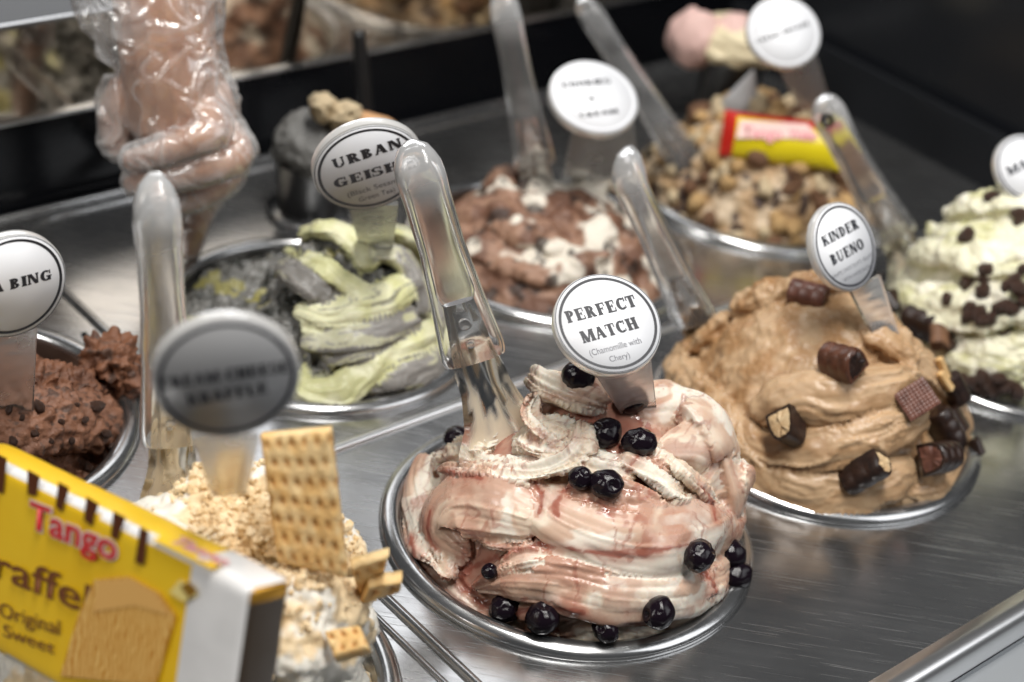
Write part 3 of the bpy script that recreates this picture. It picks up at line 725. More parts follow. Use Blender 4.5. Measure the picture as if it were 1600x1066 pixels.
# ---- white cream gelato in the front left corner
DP = Dome(PANP['P'], .088, .0915, 2.8, -.010, off=(.005, .02))
FP = [
 dict(p=[(300,790,2),(360,770,3),(440,780,3),(500,810,2)], r=(12,17,17,12), flat=.6),
 dict(p=[(380,830,4),(440,850,9),(500,880,9),(530,930,5)], r=(12,18,18,12), flat=.7),
 dict(p=[(400,930,4),(450,950,9),(510,960,8),(555,990,4)], r=(12,16,16,10), flat=.7),
 dict(p=[(380,1010,4),(450,1020,9),(520,1030,6)], r=(10,16,12), flat=.7),
 dict(p=[(535,850,4),(548,910,6),(545,980,6),(560,1030,3)], r=(6,9,9,6), flat=.5),
]
def disp_P(v, n, fid, t, th): return (fbm(v * 60, 3, 708) - .5) * .008 + (fbm(v * 170, 4, 710) - .5) * .007
def col_P(v, n, fid, t, th):
    w = np.tile(np.array([.80, .77, .69]), (len(v), 1)); g = np.tile(np.array([.74, .58, .36]), (len(v), 1))
    hi = sstep(.052, .075, v[:, 2]) 
    return mixc(w, g, sstep(.50, .60, fbm(v * 55, 4, 711) + .16 * hi - .05)), np.zeros(len(v))
build_gelato('gelato_mound', DP, FP, .0016, col_P, disp_P, GEL_ROUGH, 'white cream cheese gelato mound dusted with golden biscuit crumbs')

# ================================================================= helpers that set things onto the gelato
bpy.context.view_layer.update()
SURF = [o for o in COL.objects if o.name.startswith('gelato_mound')]
def surf(px, py):
    d = Vector(ray(px, py)).normalized(); best = None
    for o in SURF:
        ok, loc, nor, _ = o.ray_cast(Vector(CAM), d)
        if ok and (best is None or (loc - Vector(CAM)).length < best[2]): best = (np.array(loc), np.array(nor), (loc - Vector(CAM)).length)
    if best is None:
        D_ = min((DF, DK, DW, DB, DM, DS, DP), key=lambda q: np.linalg.norm(px_of(q.c + np.array([0, 0, .03])) - np.array([px, py]))); h_ = D_.hit(px, py); best = (h_, D_.normal(h_), 0)
    return best
def basis_from(nor, px, py, qx, qy, pos):
    """X along the pixel direction p->q laid on the surface, Z along the surface normal"""
    z = np.asarray(nor, float); z = z / np.linalg.norm(z)
    d = ray(qx, qy) - ray(px, py); d = d - z * (d @ z); x = d / np.linalg.norm(d); return x, np.cross(z, x), z
def blob_mesh(name, r, sub, amp, freq, seed, mat, squash=(1, 1, 1), pit=None):
    bm = bmesh.new(); bmesh.ops.create_icosphere(bm, subdivisions=sub, radius=1)
    me = bpy.data.meshes.new(name); bm.to_mesh(me); bm.free()
    v = verts_of(me); n = v / np.linalg.norm(v, axis=1)[:, None]
    k = 1 + (fbm(n * freq + seed * 3.1, 3, seed) - .5) * 2 * amp
    if pit is not None:
        dd = n @ (np.array(pit) / np.linalg.norm(pit)); k -= .24 * np.exp(-((1 - dd) / .035)) ; k += .05 * np.exp(-((1 - dd - .10) / .05) ** 2)
    put_verts(me, n * k[:, None] * r * np.array(squash)); me.materials.append(mat)
    me.polygons.foreach_set('use_smooth', [sub > 1] * len(me.polygons)); return me

# ---------------------------------------------------------------- dark cherries on the front gelato
CH = [blob_mesh('cherry', 1, 4, .07, 1.6, 20, CHERRY, (1, 1, .93), (0.3, .2, 1)),
      blob_mesh('cherry', 1, 4, .10, 2.0, 33, CHERRY, (1.05, .95, .9), (-.6, .5, .8)),
      blob_mesh('cherry', 1, 4, .13, 2.6, 41, CHERRY, (1.1, .92, .88), (.1, -.9, .5))]
cherries = [
 (714, 686, 8.0, 'glossy dark cherry half hidden behind the front spatula blade at the pan rim'),
 (903, 588, 9.0, 'dark wrinkled cherry at the very top of the front gelato left of the clear stake'),
 (955, 592, 8.0, 'dark cherry behind the white disc sign stake at the top of the front gelato'),
 (985, 622, 9.5, 'large dark cherry seen through the clear stake below the front disc sign'),
 (947, 677, 8.6, 'shiny round dark cherry left of the front sign stake foot'),
 (999, 691, 8.4, 'dimpled dark cherry right of the front sign stake foot'),
 (907, 747, 6.5, 'small dark cherry half sunk in cream, left of the shiny one in mid gelato'),
 (948, 757, 8.6, 'shiny dark cherry in a cream hollow in the middle of the front gelato'),
 (1092, 868, 9.2, 'large dark cherry tucked under the upper fold on the right of the front gelato'),
 (1143, 866, 8.8, 'dark cherry against the pan rim at right, upper one of a close pair'),
 (1150, 900, 9.0, 'dark cherry against the pan rim at right, lower one of a close pair'),
 (790, 950, 8.6, 'dark cherry at the bottom rim of the front pan, left one of two'),
 (848, 966, 9.2, 'dark cherry with cream on it at the bottom rim, right one of two'),
 (1030, 958, 8.6, 'single dark cherry at the lower right rim of the front pan'),
 (946, 984, 7.0, 'dark cherry sunk into the gelato at the lowest point of the front pan'),
 (765, 893, 4.5, 'tiny dark cherry piece showing in the gap left of the lower fold')]
bpy.context.view_layer.update()
for i, (px, py, r, lab) in enumerate(cherries):
    s = surf(px, py); p = s[0]; d = ray(px, py); d = d / np.linalg.norm(d)
    if i == 0: p = aty(px, py, PANP['F'][1] + .05)
    o = link('cherry', CH[i % 3]); o.location = Vector(p - d * r * .00055)
    o.scale = (r * .00099,) * 3; o.rotation_euler = (rng.uniform(-.6, .6), rng.uniform(-.6, .6), rng.uniform(0, 6))
    tag(o, lab, 'cherry', 'dark cherries on the front gelato')

# ---------------------------------------------------------------- cherry syrup that ran down between the folds
runs = [([(690,738),(722,742),(752,748)], 2.2), ([(905,752),(882,768),(868,790),(872,806)], 2.4), ([(948,772),(944,790),(950,806)], 1.8), ([(742,884),(790,868),(838,852),(880,856)], 2.6),
        ([(880,856),(930,864),(985,866),(1040,858),(1080,850)], 2.2), ([(735,884),(722,908),(742,932),(772,954)], 4.2), ([(640,842),(660,892),(694,930),(730,952)], 2.8), ([(1004,704),(990,722),(980,738)], 2.2),
        ([(1095,760),(1112,782),(1118,812)], 1.8), ([(672,800),(668,830),(680,858)], 2.0), ([(960,690),(972,702),(968,716)], 2.0), ([(800,955),(860,950),(910,958)], 2.4), ([(835,752),(846,778),(842,800)], 1.8), ([(1090,890),(1110,905),(1120,925)], 2.2)]
front = SURF[0]; fv = verts_of(front.data); nf_ = len(fv)
cbuf = np.empty(nf_ * 4, np.float32); front.data.attributes['col'].data.foreach_get('color', cbuf); cbuf = cbuf.reshape(-1, 4)
wbuf = np.empty(nf_, np.float32); front.data.attributes['wet'].data.foreach_get('value', wbuf)
pts3, rad3 = [], []
for pts, r in runs:
    for k, (px, py) in enumerate(cat_rom(np.array([(*q, 0) for q in pts], float), 90)[:, :2]):
        q = surf(px, py); pts3.append(q[0]); rad3.append(r * .001 * (.55 + .45 * math.sin(PI * (k + 1) / 91)))
kd_ = kdtree.KDTree(len(pts3))
for i, p in enumerate(pts3): kd_.insert(p, i)
kd_.balance()
dn = np.empty(nf_)
for i, p in enumerate(fv):
    _, k, d_ = kd_.find(p); dn[i] = d_ / rad3[k]
nz1 = fbm(fv * 170, 3, 301); nz2 = fbm(fv * 70, 3, 302)
halo = 1 - sstep(.6, 4.2, dn + (nz2 - .5) * 5.0); core = 1 - sstep(.35, 1.25, dn + (nz1 - .5) * 2.2 + (nz2 - .5) * 1.5)
cc = mixc(cbuf[:, :3].astype(float), np.tile(np.array([.47, .20, .14]), (nf_, 1)), halo * .55)
cc = mixc(cc, np.tile(np.array([.29, .072, .046]), (nf_, 1)), core * .78)
cbuf[:, :3] = cc; wbuf = np.clip(wbuf + halo * .35 + core * .7, 0, 1).astype(np.float32)
front.data.attributes['col'].data.foreach_set('color', cbuf.ravel()); front.data.attributes['wet'].data.foreach_set('value', wbuf); front.data.update()

# ---------------------------------------------------------------- chocolate bar pieces on the tan gelato
def bar_piece(name, L_, W, H, ridges, seed):
    """half-barrel bar end: coating with ridges, cut ends showing the filling"""
    nx, nt = 26, 26; rows = []
    for i in range(nx):
        u = i / (nx - 1); x = (u - .5) * L_
        k = 1 + ridges * .07 * (abs(math.sin(u * PI * 3.0)) ** .35 - .6)
        row = []
        for j in range(nt):
            th = PI * j / (nt - 1); c_, s_ = math.cos(th), math.sin(th)
            row.append((x, W / 2 * math.copysign(abs(c_) ** .75, c_) * k, H * (abs(s_) ** .75) * k - H * .3))
        for j in range(8):
            t = (j + 1) / 9; row.append((x, -W / 2 * k + W * t * k, -H * .3))
        rows.append(np.array(row))
    me = quad_strip(name, rows, True)
    caps = []
    for sgn, row in ((-1, rows[0]), (1, rows[-1])):
        c = row.mean(0); inner = c + (row - c) * .80; jag = np.array([rng.normal(0, .00035) for _ in row])
        ii = inner.copy(); ii[:, 0] += jag
        caps.append((row, ii, sgn))
    bm = bmesh.new(); bm.from_mesh(me)
    for row, ii, sgn in caps:
        a = [bm.verts.new(Vector(q)) for q in row]; b = [bm.verts.new(Vector(q)) for q in ii]
        for k in range(len(a)): bm.faces.new((a[k], a[(k+1) % len(a)], b[(k+1) % len(a)], b[k]))
    bmesh.ops.remove_doubles(bm, verts=bm.verts[:], dist=1e-6); bmesh.ops.recalc_face_normals(bm, faces=bm.faces[:]); bm.to_mesh(me); bm.free()
    fills = []
    for row, ii, sgn in caps:
        c = ii.mean(0); R1 = c + (ii - c) * 1.01; R2 = c + (ii - c) * .55; 
        R2[:, 0] += sgn * .0006 + rng.normal(0, .0006, len(R2)); c2 = c.copy(); c2[0] -= sgn * .0004
        V = np.vstack([R1, R2, c2[None]]); m = len(R1); F = []
        for k in range(m):
            k2 = (k + 1) % m; F += [(k, k2, m + k2, m + k), (m + k, m + k2, 2 * m)]
        fm = mesh('filling', V, F); fills.append(fm)
    return me, fills
def choc(px, py, qx, qy, L_, W, H, ridges, fillmats, lab, coat=CHOC, lift=.3, lean=0.0, nor=None):
    s = surf(px, py); p, n = (s[0], s[1]) if s else (DK.hit(px, py), DK.normal(DK.hit(px, py)))
    if nor is not None: n = nor
    v = -ray(px, py); v /= np.linalg.norm(v); n = n + v * .5; n /= np.linalg.norm(n)
    e = empty('chocolate_piece'); tag(e, lab, 'chocolate', 'chocolate bar pieces on the tan gelato')
    me, fills = bar_piece('coating', L_, W, H, ridges, 3)
    o = link('coating', me, coat); o.parent = e; set_sharp(me, 40)
    for fm, mt in zip(fills, fillmats):
        if mt is None: mt = CHOC_DARK
        f = link('filling', fm, mt); f.parent = e
    X, Y, Z = basis_from(n, px, py, qx, qy, p); X = X + v * lean; X /= np.linalg.norm(X); Z = Z - X * (Z @ X); Z /= np.linalg.norm(Z); Y = np.cross(Z, X)
    X, Y, Z = X * 1.12, Y * 1.12, Z * 1.12
    place(e, X, Y, Z, p + n * H * lift)
    return e
choc(1315, 577, 1345, 590, .020, .0165, .0150, 1, (CHOC, CHOC_DARK), 'ridged half barrel of milk chocolate standing proud on top of the tan gelato', lift=.35, lean=.7)
choc(1231, 658, 1205, 648, .013, .0155, .0175, 0, (FILLING, FILLING), 'cut chocolate piece showing pale hazelnut filling on the front of the tan gelato', CHOC_DARK, lift=.15, lean=1.3)
choc(1347, 727, 1375, 700, .024, .0140, .0130, 1, (CHOC_DARK, FILLING), 'ridged dark chocolate piece lying slanted on the lower front of the tan gelato', CHOC_DARK, lean=.35)
choc(1456, 718, 1490, 712, .018, .0170, .0160, 1, (CHOC_PINK, CHOC_DARK), 'reddish cut chocolate piece at the lower right of the tan gelato', CHOC_DARK, lean=-.5)
choc(1443, 527, 1462, 548, .024, .0150, .0150, 1, (CHOC_DARK, CHOC_DARK), 'dark ridged chocolate piece behind the tan gelato next to the pale green one', CHOC_DARK, lift=.7)
choc(1476, 540, 1480, 560, .012, .0100, .0120, 0, (BISCUIT_BROWN, BISCUIT_BROWN), 'small brown nut chocolate lump at the back right of the tan gelato', BISCUIT_BROWN, lift=.9)
choc(1264, 462, 1285, 468, .020, .0150, .0120, 1, (CHOC, CHOC), 'orange brown chocolate piece on the far top behind the hazelnut sign', CHOC_PINK)
choc(1400, 470, 1412, 480, .012, .0100, .0100, 0, (CHOC_DARK, CHOC_DARK), 'little dark chocolate chip on the ridge right of the hazelnut sign', CHOC_DARK)
choc(1486, 607, 1500, 628, .016, .0140, .0100, 0, (CHOC_DARK, CHOC_DARK), 'black chocolate bit beside the wafer sticks on the right of the tan gelato', CHOC_DARK)
choc(1520, 700, 1524, 712, .008, .0080, .0080, 0, (CHOC_DARK, CHOC_DARK), 'tiny black chocolate crumb at the right rim of the tan pan', CHOC_DARK)
def waffle_choc(px, py, qx, qy, S_, T, lab, topmat, lift=.5, tilt=0.0):
    s = surf(px, py); p, n = s[0], s[1]; v = -ray(px, py); v /= np.linalg.norm(v); n = n * .5 + v * .8; n /= np.linalg.norm(n)
    e = empty('chocolate_square'); tag(e, lab, 'chocolate', 'chocolate bar pieces on the tan gelato')
    ng = 33; g = np.linspace(-.5, .5, ng); GX, GY = np.meshgrid(g, g)
    w = (np.abs(np.sin(GX * PI * 9)) * np.abs(np.sin(GY * PI * 9))) ** .5
    edge = np.minimum(.5 - np.abs(GX), .5 - np.abs(GY)); z = T / 2 + (w * .0009) * (edge > .03) - .0005
    rows = [np.c_[GX[i] * S_, GY[i] * S_ * .9, z[i]] for i in range(ng)]
    tm = link('waffle_top', quad_strip('waffle_top', rows), topmat); tm.parent = e
    bm_ = box_mesh('body', S_ * 1.02, S_ * .92, T - .001, .0008); bm_.transform(Matrix.Translation((0, 0, -.0006)))
    b = link('body', bm_, CHOC_DARK, smooth=False); b.parent = e
    X, Y, Z = basis_from(n, px, py, qx, qy, p); place(e, X, Y, Z, p + n * T * lift)
    if tilt: e.matrix_world = e.matrix_world @ Matrix.Rotation(tilt, 4, 'X')
choc(1462, 668, 1478, 690, .020, .0150, .0140, 1, (CHOC_DARK, CHOC_DARK), 'black ridged chocolate piece just below the waffle chocolate square', CHOC_DARK, lift=.5)
choc(1490, 655, 1500, 672, .014, .0130, .0120, 0, (CHOC_DARK, CHOC_DARK), 'dark chocolate lump below the wafer sticks at the right of the tan gelato', CHOC_DARK, lift=.5)
waffle_choc(1428, 627, 1452, 612, .0205, .015, 'square chocolate piece with a crosshatched waffle top on the right of the tan gelato', CHOC_PINK, .55)
waffle_choc(1493, 698, 1503, 672, .0180, .010, 'dark waffle textured chocolate slab leaning at the right rim of the tan pan', CHOC, .8)
for (px, py, qx, qy, L_, lab) in ((1466, 578, 1484, 594, .017, 'thin wafer stick beside the waffle chocolate square, upper one'), (1470, 596, 1486, 608, .015, 'thin wafer stick beside the waffle chocolate square, lower one')):
    s = surf(px, py); me = box_mesh('wafer_stick', L_, .0045, .004, .0008); o = link('wafer_stick', me, WAFER_SOLID, smooth=False)
    X, Y, Z = basis_from(s[1], px, py, qx, qy, s[0]); place(o, X, Y, Z, s[0] + s[1] * .0035); tag(o, lab, 'wafer')

# ---------------------------------------------------------------- dark crumbs on the pale green gelato
CR = [blob_mesh('chocolate_crumb', 1, 2, .30, 2.2, 60 + i, RAISIN, (1.15, .9, .75)) for i in range(4)]
chips = [(1511,370,5.2),(1505,374,3.5),(1541,424,4.6),(1538,438,4.4),(1513,444,5.4),(1537,460,5.0),(1539,452,4),(1482,469,4.2),(1513,480,4.0),(1511,495,4.2),(1527,494,5.6),(1538,501,5.0),(1548,500,4.4),(1532,488,4.5),
 (1562,479,5.4),(1570,476,4.4),(1582,484,5.0),(1576,480,4.4),(1585,437,4.8),(1574,449,4.2),(1582,445,4.6),(1594,453,5.2),(1567,517,4.6),(1506,592,5.4),(1490,589,4.6),(1520,596,4.6),(1534,589,5.4),(1545,599,5.4),(1560,592,5.4),(1564,608,5.6),(1528,605,4.6),(1578,604,5),(1590,612,5),(1538,612,4.6),(1552,610,5),(1547,310,4.4),(1552,308,4),(1595,334,5.2),(1590,345,4.2),(1597,421,4),(1478,521,6.2),(1472,536,4.4),(1600,470,4.6),(1484,540,4.4)]
for i, (px, py, r) in enumerate(chips):
    s = surf(px, py)
    if s is None: continue
    o = link('chocolate_crumb', CR[i % 4]); o.location = Vector(s[0] + s[1] * r * .0003); o.scale = (r * .00112,) * 3
    o.rotation_euler = (rng.uniform(0, 6), rng.uniform(0, 6), rng.uniform(0, 6))
    tag(o, 'dark brown chocolate crumb scattered on the pale green gelato at the right edge', 'crumb', 'dark crumbs on the pale green gelato')
# crumbs on the chocolate gelato
for i, (px, py, r) in enumerate([(20,690,4),(55,680,3.5),(62,640,6),(95,660,3),(110,690,3.5),(35,655,3),(130,655,4),(150,640,7),(175,700,6),(188,686,5),(160,710,5),(200,690,4),(165,675,5),(140,735,6),(15,640,4),(120,635,3),(80,690,2.5),(185,725,4)]):
    s = surf(px, py)
    if s is None: continue
    o = link('chocolate_crumb', CR[i % 4]); o.location = Vector(s[0] + s[1] * r * .0003); o.scale = (r * .00062,) * 3; o.rotation_euler = tuple(rng.uniform(0, 6, 3))
    tag(o, 'dark brown crumb on the chocolate gelato at the left edge', 'crumb', 'dark crumbs on the chocolate gelato')

# ---------------------------------------------------------------- cereal clusters on the back pan
PUFF = {}
for nm, mt in (('golden', BISCUIT), ('pale', BISCUIT_PALE), ('brown', BISCUIT_BROWN)):
    PUFF[nm] = [blob_mesh('cereal_cluster', 1, 3, .32, 1.7, 80 + i, mt, (1.1, .95, .8)) for i in range(3)]
PL = {'golden': 'golden cereal cluster in the pile on the back right pan', 'pale': 'pale cream coloured cereal cluster in the pile on the back right pan', 'brown': 'dark brown chocolate cluster in the pile on the back right pan'}
rs2 = random.Random(3)
for i in range(230):
    a_ = rs2.uniform(0, 2 * PI); r_ = .093 * math.sqrt(rs2.random()); x, y = PANP['C'][0] + r_ * math.cos(a_), PANP['C'][1] + r_ * math.sin(a_)
    z = float(DC.z(np.array(x), np.array(y))); k = rs2.choices(['golden', 'pale', 'brown'], [.36, .42, .22])[0]
    if (x - PANP['C'][0]) > .055 and rs2.random() < .7: k = 'brown'
    r = rs2.uniform(.0042, .0086)
    o = link('cereal_cluster', rs2.choice(PUFF[k])); o.location = (x, y, z + r * .45); o.scale = (r, r, r); o.rotation_euler = tuple(rs2.uniform(0, 6) for _ in range(3))
    tag(o, PL[k], 'cereal', 'cereal clusters on the back right gelato')

# ================================================================= LETTERING
T_, t_, SH, SO = .345, .14, .135, .055
def glyph(ch):
    """bold slab-serif capitals, cap height 1: returns (list of polygons, advance)"""
    P = []
    def rect(x0, y0, x1, y1): P.append([(x0, y0), (x1, y0), (x1, y1), (x0, y1)])
    def serif(x0, x1, y): rect(x0 - SO, y, x1 + SO, y + SH)
    def stem(x, w=T_, s=True):
        rect(x, 0, x + w, 1)
        if s: serif(x, x + w, 0); serif(x, x + w, 1 - SH)
    def arc(cx, cy_, rx, ry, a0, a1, wx, wy, n=14):
        a0, a1 = math.radians(a0), math.radians(a1)
        for k in range(n):
            u, v = a0 + (a1 - a0) * k / n, a0 + (a1 - a0) * (k + 1) / n
            o = lambda q: (cx + rx * math.cos(q), cy_ + ry * math.sin(q)); i = lambda q: (cx + (rx - wx) * math.cos(q), cy_ + (ry - wy) * math.sin(q))
            P.append([o(u), o(v), i(v), i(u)])
    def diag(x0, y0, x1, y1, w): P.append([(x0, y0), (x0 + w, y0), (x1 + w, y1), (x1, y1)])
    if ch == 'A':
        diag(.08, 0, .40, 1, .17); diag(.62, 0, .34, 1, .34); rect(.25, .27, .72, .38); serif(.10, .22, 0); serif(.68, .92, 0); return P, 1.06
    if ch == 'B':
        stem(.1); arc(.36, .74, .40, .26, -90, 90, .28, .12); arc(.36, .27, .46, .27, -90, 90, .30, .12); rect(.3, .44, .45, .54); rect(.3, .90, .42, 1.0); rect(.3, 0, .42, .1); return P, .94
    if ch in 'CG':
        arc(.52, .5, .48, .51, 48, 312, .33, .15, 22); rect(.80, .64, .90, 1.0)
        if ch == 'C': rect(.80, .08, .88, .30); return P, .98
        rect(.66, .02, .92, .46); rect(.54, .38, 1.0, .48); return P, 1.07
    if ch == 'D': stem(.1); arc(.34, .5, .58, .5, -90, 90, .32, .13, 18); return P, 1.0
    if ch in 'EF':
        stem(.1); rect(.3, .89, .84, 1); rect(.76, .66, .85, 1); rect(.3, .46, .62, .56); rect(.58, .36, .67, .66)
        if ch == 'E': rect(.3, 0, .86, .11); rect(.79, 0, .88, .34); return P, .96
        return P, .93
    if ch == 'H': stem(.1); stem(.66); rect(.3, .45, .7, .56); return P, 1.1
    if ch == 'I': stem(.11); return P, .5
    if ch == 'K': stem(.1); diag(.34, .38, .72, 1, .14); diag(.68, 0, .42, .58, .30); serif(.70, .84, 1 - SH); serif(.72, .94, 0); return P, 1.06
    if ch == 'L': stem(.1); rect(.3, 0, .82, .11); rect(.75, 0, .84, .36); return P, .9
    if ch == 'M':
        stem(.1, .18); stem(.94, T_); diag(.42, 0, .10, 1, .33); diag(.50, 0, .94, 1, .18); return P, 1.32
    if ch == 'N': stem(.1, .18); rect(.79, 0, .95, 1); serif(.79, .95, 1 - SH); diag(.66, 0, .10, 1, .32); return P, 1.06
    if ch == 'O': arc(.54, .5, .5, .52, 0, 360, .33, .14, 30); return P, 1.08
    if ch in 'PR':
        stem(.1); arc(.36, .72, .46, .28, -90, 90, .30, .12); rect(.3, .90, .42, 1.0); rect(.3, .44, .42, .54)
        if ch == 'R': diag(.62, 0, .38, .5, .33); serif(.72, .92, 0); return P, 1.04
        return P, .90
    if ch == 'S':
        arc(.42, .73, .36, .28, 40, 265, .22, .11, 16); arc(.44, .28, .40, .29, -140, 88, .25, .11, 16); rect(.66, .68, .75, 1); rect(.06, 0, .15, .34); return P, .90
    if ch == 'T': rect(.29, 0, .62, 1); serif(.29, .62, 0); rect(.02, .89, .89, 1); rect(.02, .62, .11, 1); rect(.80, .62, .89, 1); return P, .94
    if ch == 'U': rect(.1, .3, .37, 1); serif(.1, .37, 1 - SH); rect(.74, .3, .87, 1); serif(.74, .87, 1 - SH); arc(.485, .34, .385, .36, 180, 360, .24, .12, 16); return P, 1.06
    return P, .45
def slab_text(s):
    V = []; F = []; x = 0; z = 0
    for ch in s:
        P, adv = glyph(ch)
        for p in P:
            z += 1; b = len(V); a = sum(p[i][0] * p[(i+1) % 4][1] - p[(i+1) % 4][0] * p[i][1] for i in range(4))
            if a < 0: p = p[::-1]
            V += [(q[0] + x, q[1], z * 2.0e-6) for q in p]; F.append((b, b+1, b+2, b+3))
        x += adv * 1.04
    return mesh('lettering', V, F)
def sans_text(s, off=0.0):
    c = bpy.data.curves.new('lettering', 'FONT'); c.body = s; c.size = 1.0; c.offset = off; c.resolution_u = 4
    o = bpy.data.objects.new('tmp', c); COL.objects.link(o); dg = bpy.context.evaluated_depsgraph_get(); dg.update()
    me = bpy.data.meshes.new_from_object(o.evaluated_get(dg)); bpy.data.objects.remove(o); bpy.data.curves.remove(c); return me
class Plane:
    def __init__(s, o, n): s.o, s.n = np.array(o, float), np.array(n, float)
    def at(s, px, py):
        d = ray(px, py); return CAM + d * (((s.o - CAM) @ s.n) / (d @ s.n))
def set_text(pl, me, pL, pR, pTL, mat, parent, lift, sans=False, name='lettering'):
    A, B_, C_ = pl.at(*pL), pl.at(*pR), pl.at(*pTL)
    v = verts_of(me); x0, x1 = v[:, 0].min(), v[:, 0].max()
    X = B_ - A; w = np.linalg.norm(X); X /= w; Y = np.cross(pl.n, X); h = (C_ - A) @ Y
    cap = .70 if sans else 1.0
    q = A + np.outer((v[:, 0] - x0) / (x1 - x0) * w, X) + np.outer(v[:, 1] / cap * h, Y) + np.outer(np.full(len(v), lift) + v[:, 2], pl.n)
    put_verts(me, q); me.name = name
    return link(name, me, mat, parent, smooth=False)

# ================================================================= DISC SIGNS
def sframe(yaw, tilt, roll):
    n = np.array([math.sin(yaw)*math.cos(tilt), -math.cos(yaw)*math.cos(tilt), math.sin(tilt)])
    x = np.array([math.cos(yaw), math.sin(yaw), 0]); y = np.cross(n, x); c_, s_ = math.cos(roll), math.sin(roll)
    return c_*x + s_*y, -s_*x + c_*y, n
ME_DISC = lathe('disc', [(0, .0), (.96, .0), (1.0, -.03), (1.005, -.08), (1.005, -.18), (.985, -.21), (0, -.21)], 72)
set_sharp(ME_DISC, 40)
ME_FACE = lathe('paper_face', [(0, .010), (.985, .010), (.985, .004)], 72)
ME_RING = lathe('border_ring', [(.865, .0125), (.918, .0125)], 72)
ME_RING2 = lathe('border_ring', [(.966, .0125), (.980, .0125)], 72)
def make_sign(label, c, y0, y1, yaw, tilt, roll, lines, stake, group='round flavour signs on clear stakes', wide=False, paper=PAPER, ringmat=INK, twin=True, aspect=1.0):
    p0 = aty(*c, y0); p = aty(*c, y1); r = .0275 * np.linalg.norm(p - CAM) / np.linalg.norm(p0 - CAM)
    X, Y, Nn = sframe(yaw, tilt, roll)
    e = empty('flavour_sign', p); tag(e, label, 'sign', group)
    def put(nm, me, mat):
        m2 = me.copy(); m2.transform(Matrix(((X[0]*r, Y[0]*r, Nn[0]*r, p[0]), (X[1]*r, Y[1]*r, Nn[1]*r, p[1]), (X[2]*r, Y[2]*r, Nn[2]*r, p[2]), (0, 0, 0, 1))))
        return link(nm, m2, mat, e)
    put('disc', ME_DISC, ACR_DISC); put('paper_face', ME_FACE, paper)
    put('border_ring', ME_RING, ringmat)
    if twin: put('border_ring', ME_RING2, ringmat)
    pl = Plane(p + Nn * r * .010, Nn)
    for ln in lines:
        kind, s, a, b, t = ln
        me = slab_text(s) if kind == 'B' else sans_text(s)
        set_text(pl, me, a, b, t, INK if kind == 'B' else INK_GREY, e, r * .003, kind != 'B')
    # clear tapered stake: top corners on the disc, bottom on the gelato (pixels), a flat bar 2.4 mm thick
    (t0, t1, b0, b1, yb) = stake
    back = Plane(p - Nn * r * .22, Nn); T0, T1 = back.at(*t0), back.at(*t1)
    B0, B1 = aty(*b0, yb), aty(*b1, yb)
    mid = ((b0[0] + b1[0]) / 2, (b0[1] + b1[1]) / 2); d_ = ray(*mid); h_ = None
    for o_ in SURF:
        ok, loc, nor, _ = o_.ray_cast(Vector(CAM), Vector(d_).normalized())
        if ok and abs(loc.y - yb) < .06 and (h_ is None or loc.y < h_): h_ = loc.y
    if h_ is not None: B0, B1 = aty(*b0, h_ + .006), aty(*b1, h_ + .006); D_ = (B0 + B1 - T0 - T1); D_ = D_ / np.linalg.norm(D_); B0, B1 = B0 + D_ * .012, B1 + D_ * .012
    nx = np.cross(T1 - T0, B0 - T0); nx /= np.linalg.norm(nx)
    if nx @ (CAM - T0) < 0: nx = -nx
    n_ = 8; V = []; F = []
    for i in range(n_ + 1):
        u = i / n_; l = T0 * (1 - u) + B0 * u; rr = T1 * (1 - u) + B1 * u
        V += [l + nx * .0012, rr + nx * .0012, rr - nx * .0012, l - nx * .0012]
    for i in range(n_):
        for k in range(4): F.append((i*4+k, i*4+(k+1) % 4, i*4+4+(k+1) % 4, i*4+4+k))
    F += [(3, 2, 1, 0), (n_*4, n_*4+1, n_*4+2, n_*4+3)]
    sm = mesh('stake', V, F); bm = bmesh.new(); bm.from_mesh(sm); bmesh.ops.recalc_face_normals(bm, faces=bm.faces[:]); bm.to_mesh(sm); bm.free()
    link('stake', sm, ACR_STAKE, e, smooth=False)
    return e
make_sign('white disc sign reading perfect match on a clear stake in the front gelato', (950,505), .739, .75, .262, 1.018, .295,
 [('B', 'PERFECT', (888,505.5), (996,478.5), (882,487)), ('B', 'MATCH', (912,537), (999,513), (907,518)),
  ('s', '(Chamomille with', (923,557), (1003,536), (921,547)), ('s', 'Chery)', (954,566), (985,558.5), (952,557))],
 ((930,585), (1016,560), (976,650), (1022,636), .775))
make_sign('white disc sign reading kinder bueno on a clear stake in the tan gelato', (1320,385), .946, .90, .775, .665, .121,
 [('B', 'KINDER', (1287.7,386), (1342.5,356), (1283,370)), ('B', 'BUENO', (1301.7,415.5), (1351,387), (1297,399)),
  ('s', 'WHITE CHOCOLATE GELATO', (1302,436.6), (1366,399), (1300,431)), ('s', 'WITH HAZELNUTS', (1319,441), (1360,418), (1317.5,436))],
 ((1328,455), (1373,430), (1372,535), (1400,520), .915))
make_sign('white disc sign reading urban geisha standing in the green and grey gelato', (576,263), .758, .865, .378, -.231, .416,
 [('B', 'URBAN', (522.8,264), (629,229), (517,250)), ('B', 'GEISHA', (524,294.6), (649.5,256.6), (521,281)),
  ('s', '(Black Sesame', (544,308.6), (630,282), (542.5,301.5)), ('s', 'Green Tea)', (562,316), (618,299), (560.5,309))],
 ((545,320), (622,318), (563,385), (612,388), .945), ringmat=INK)
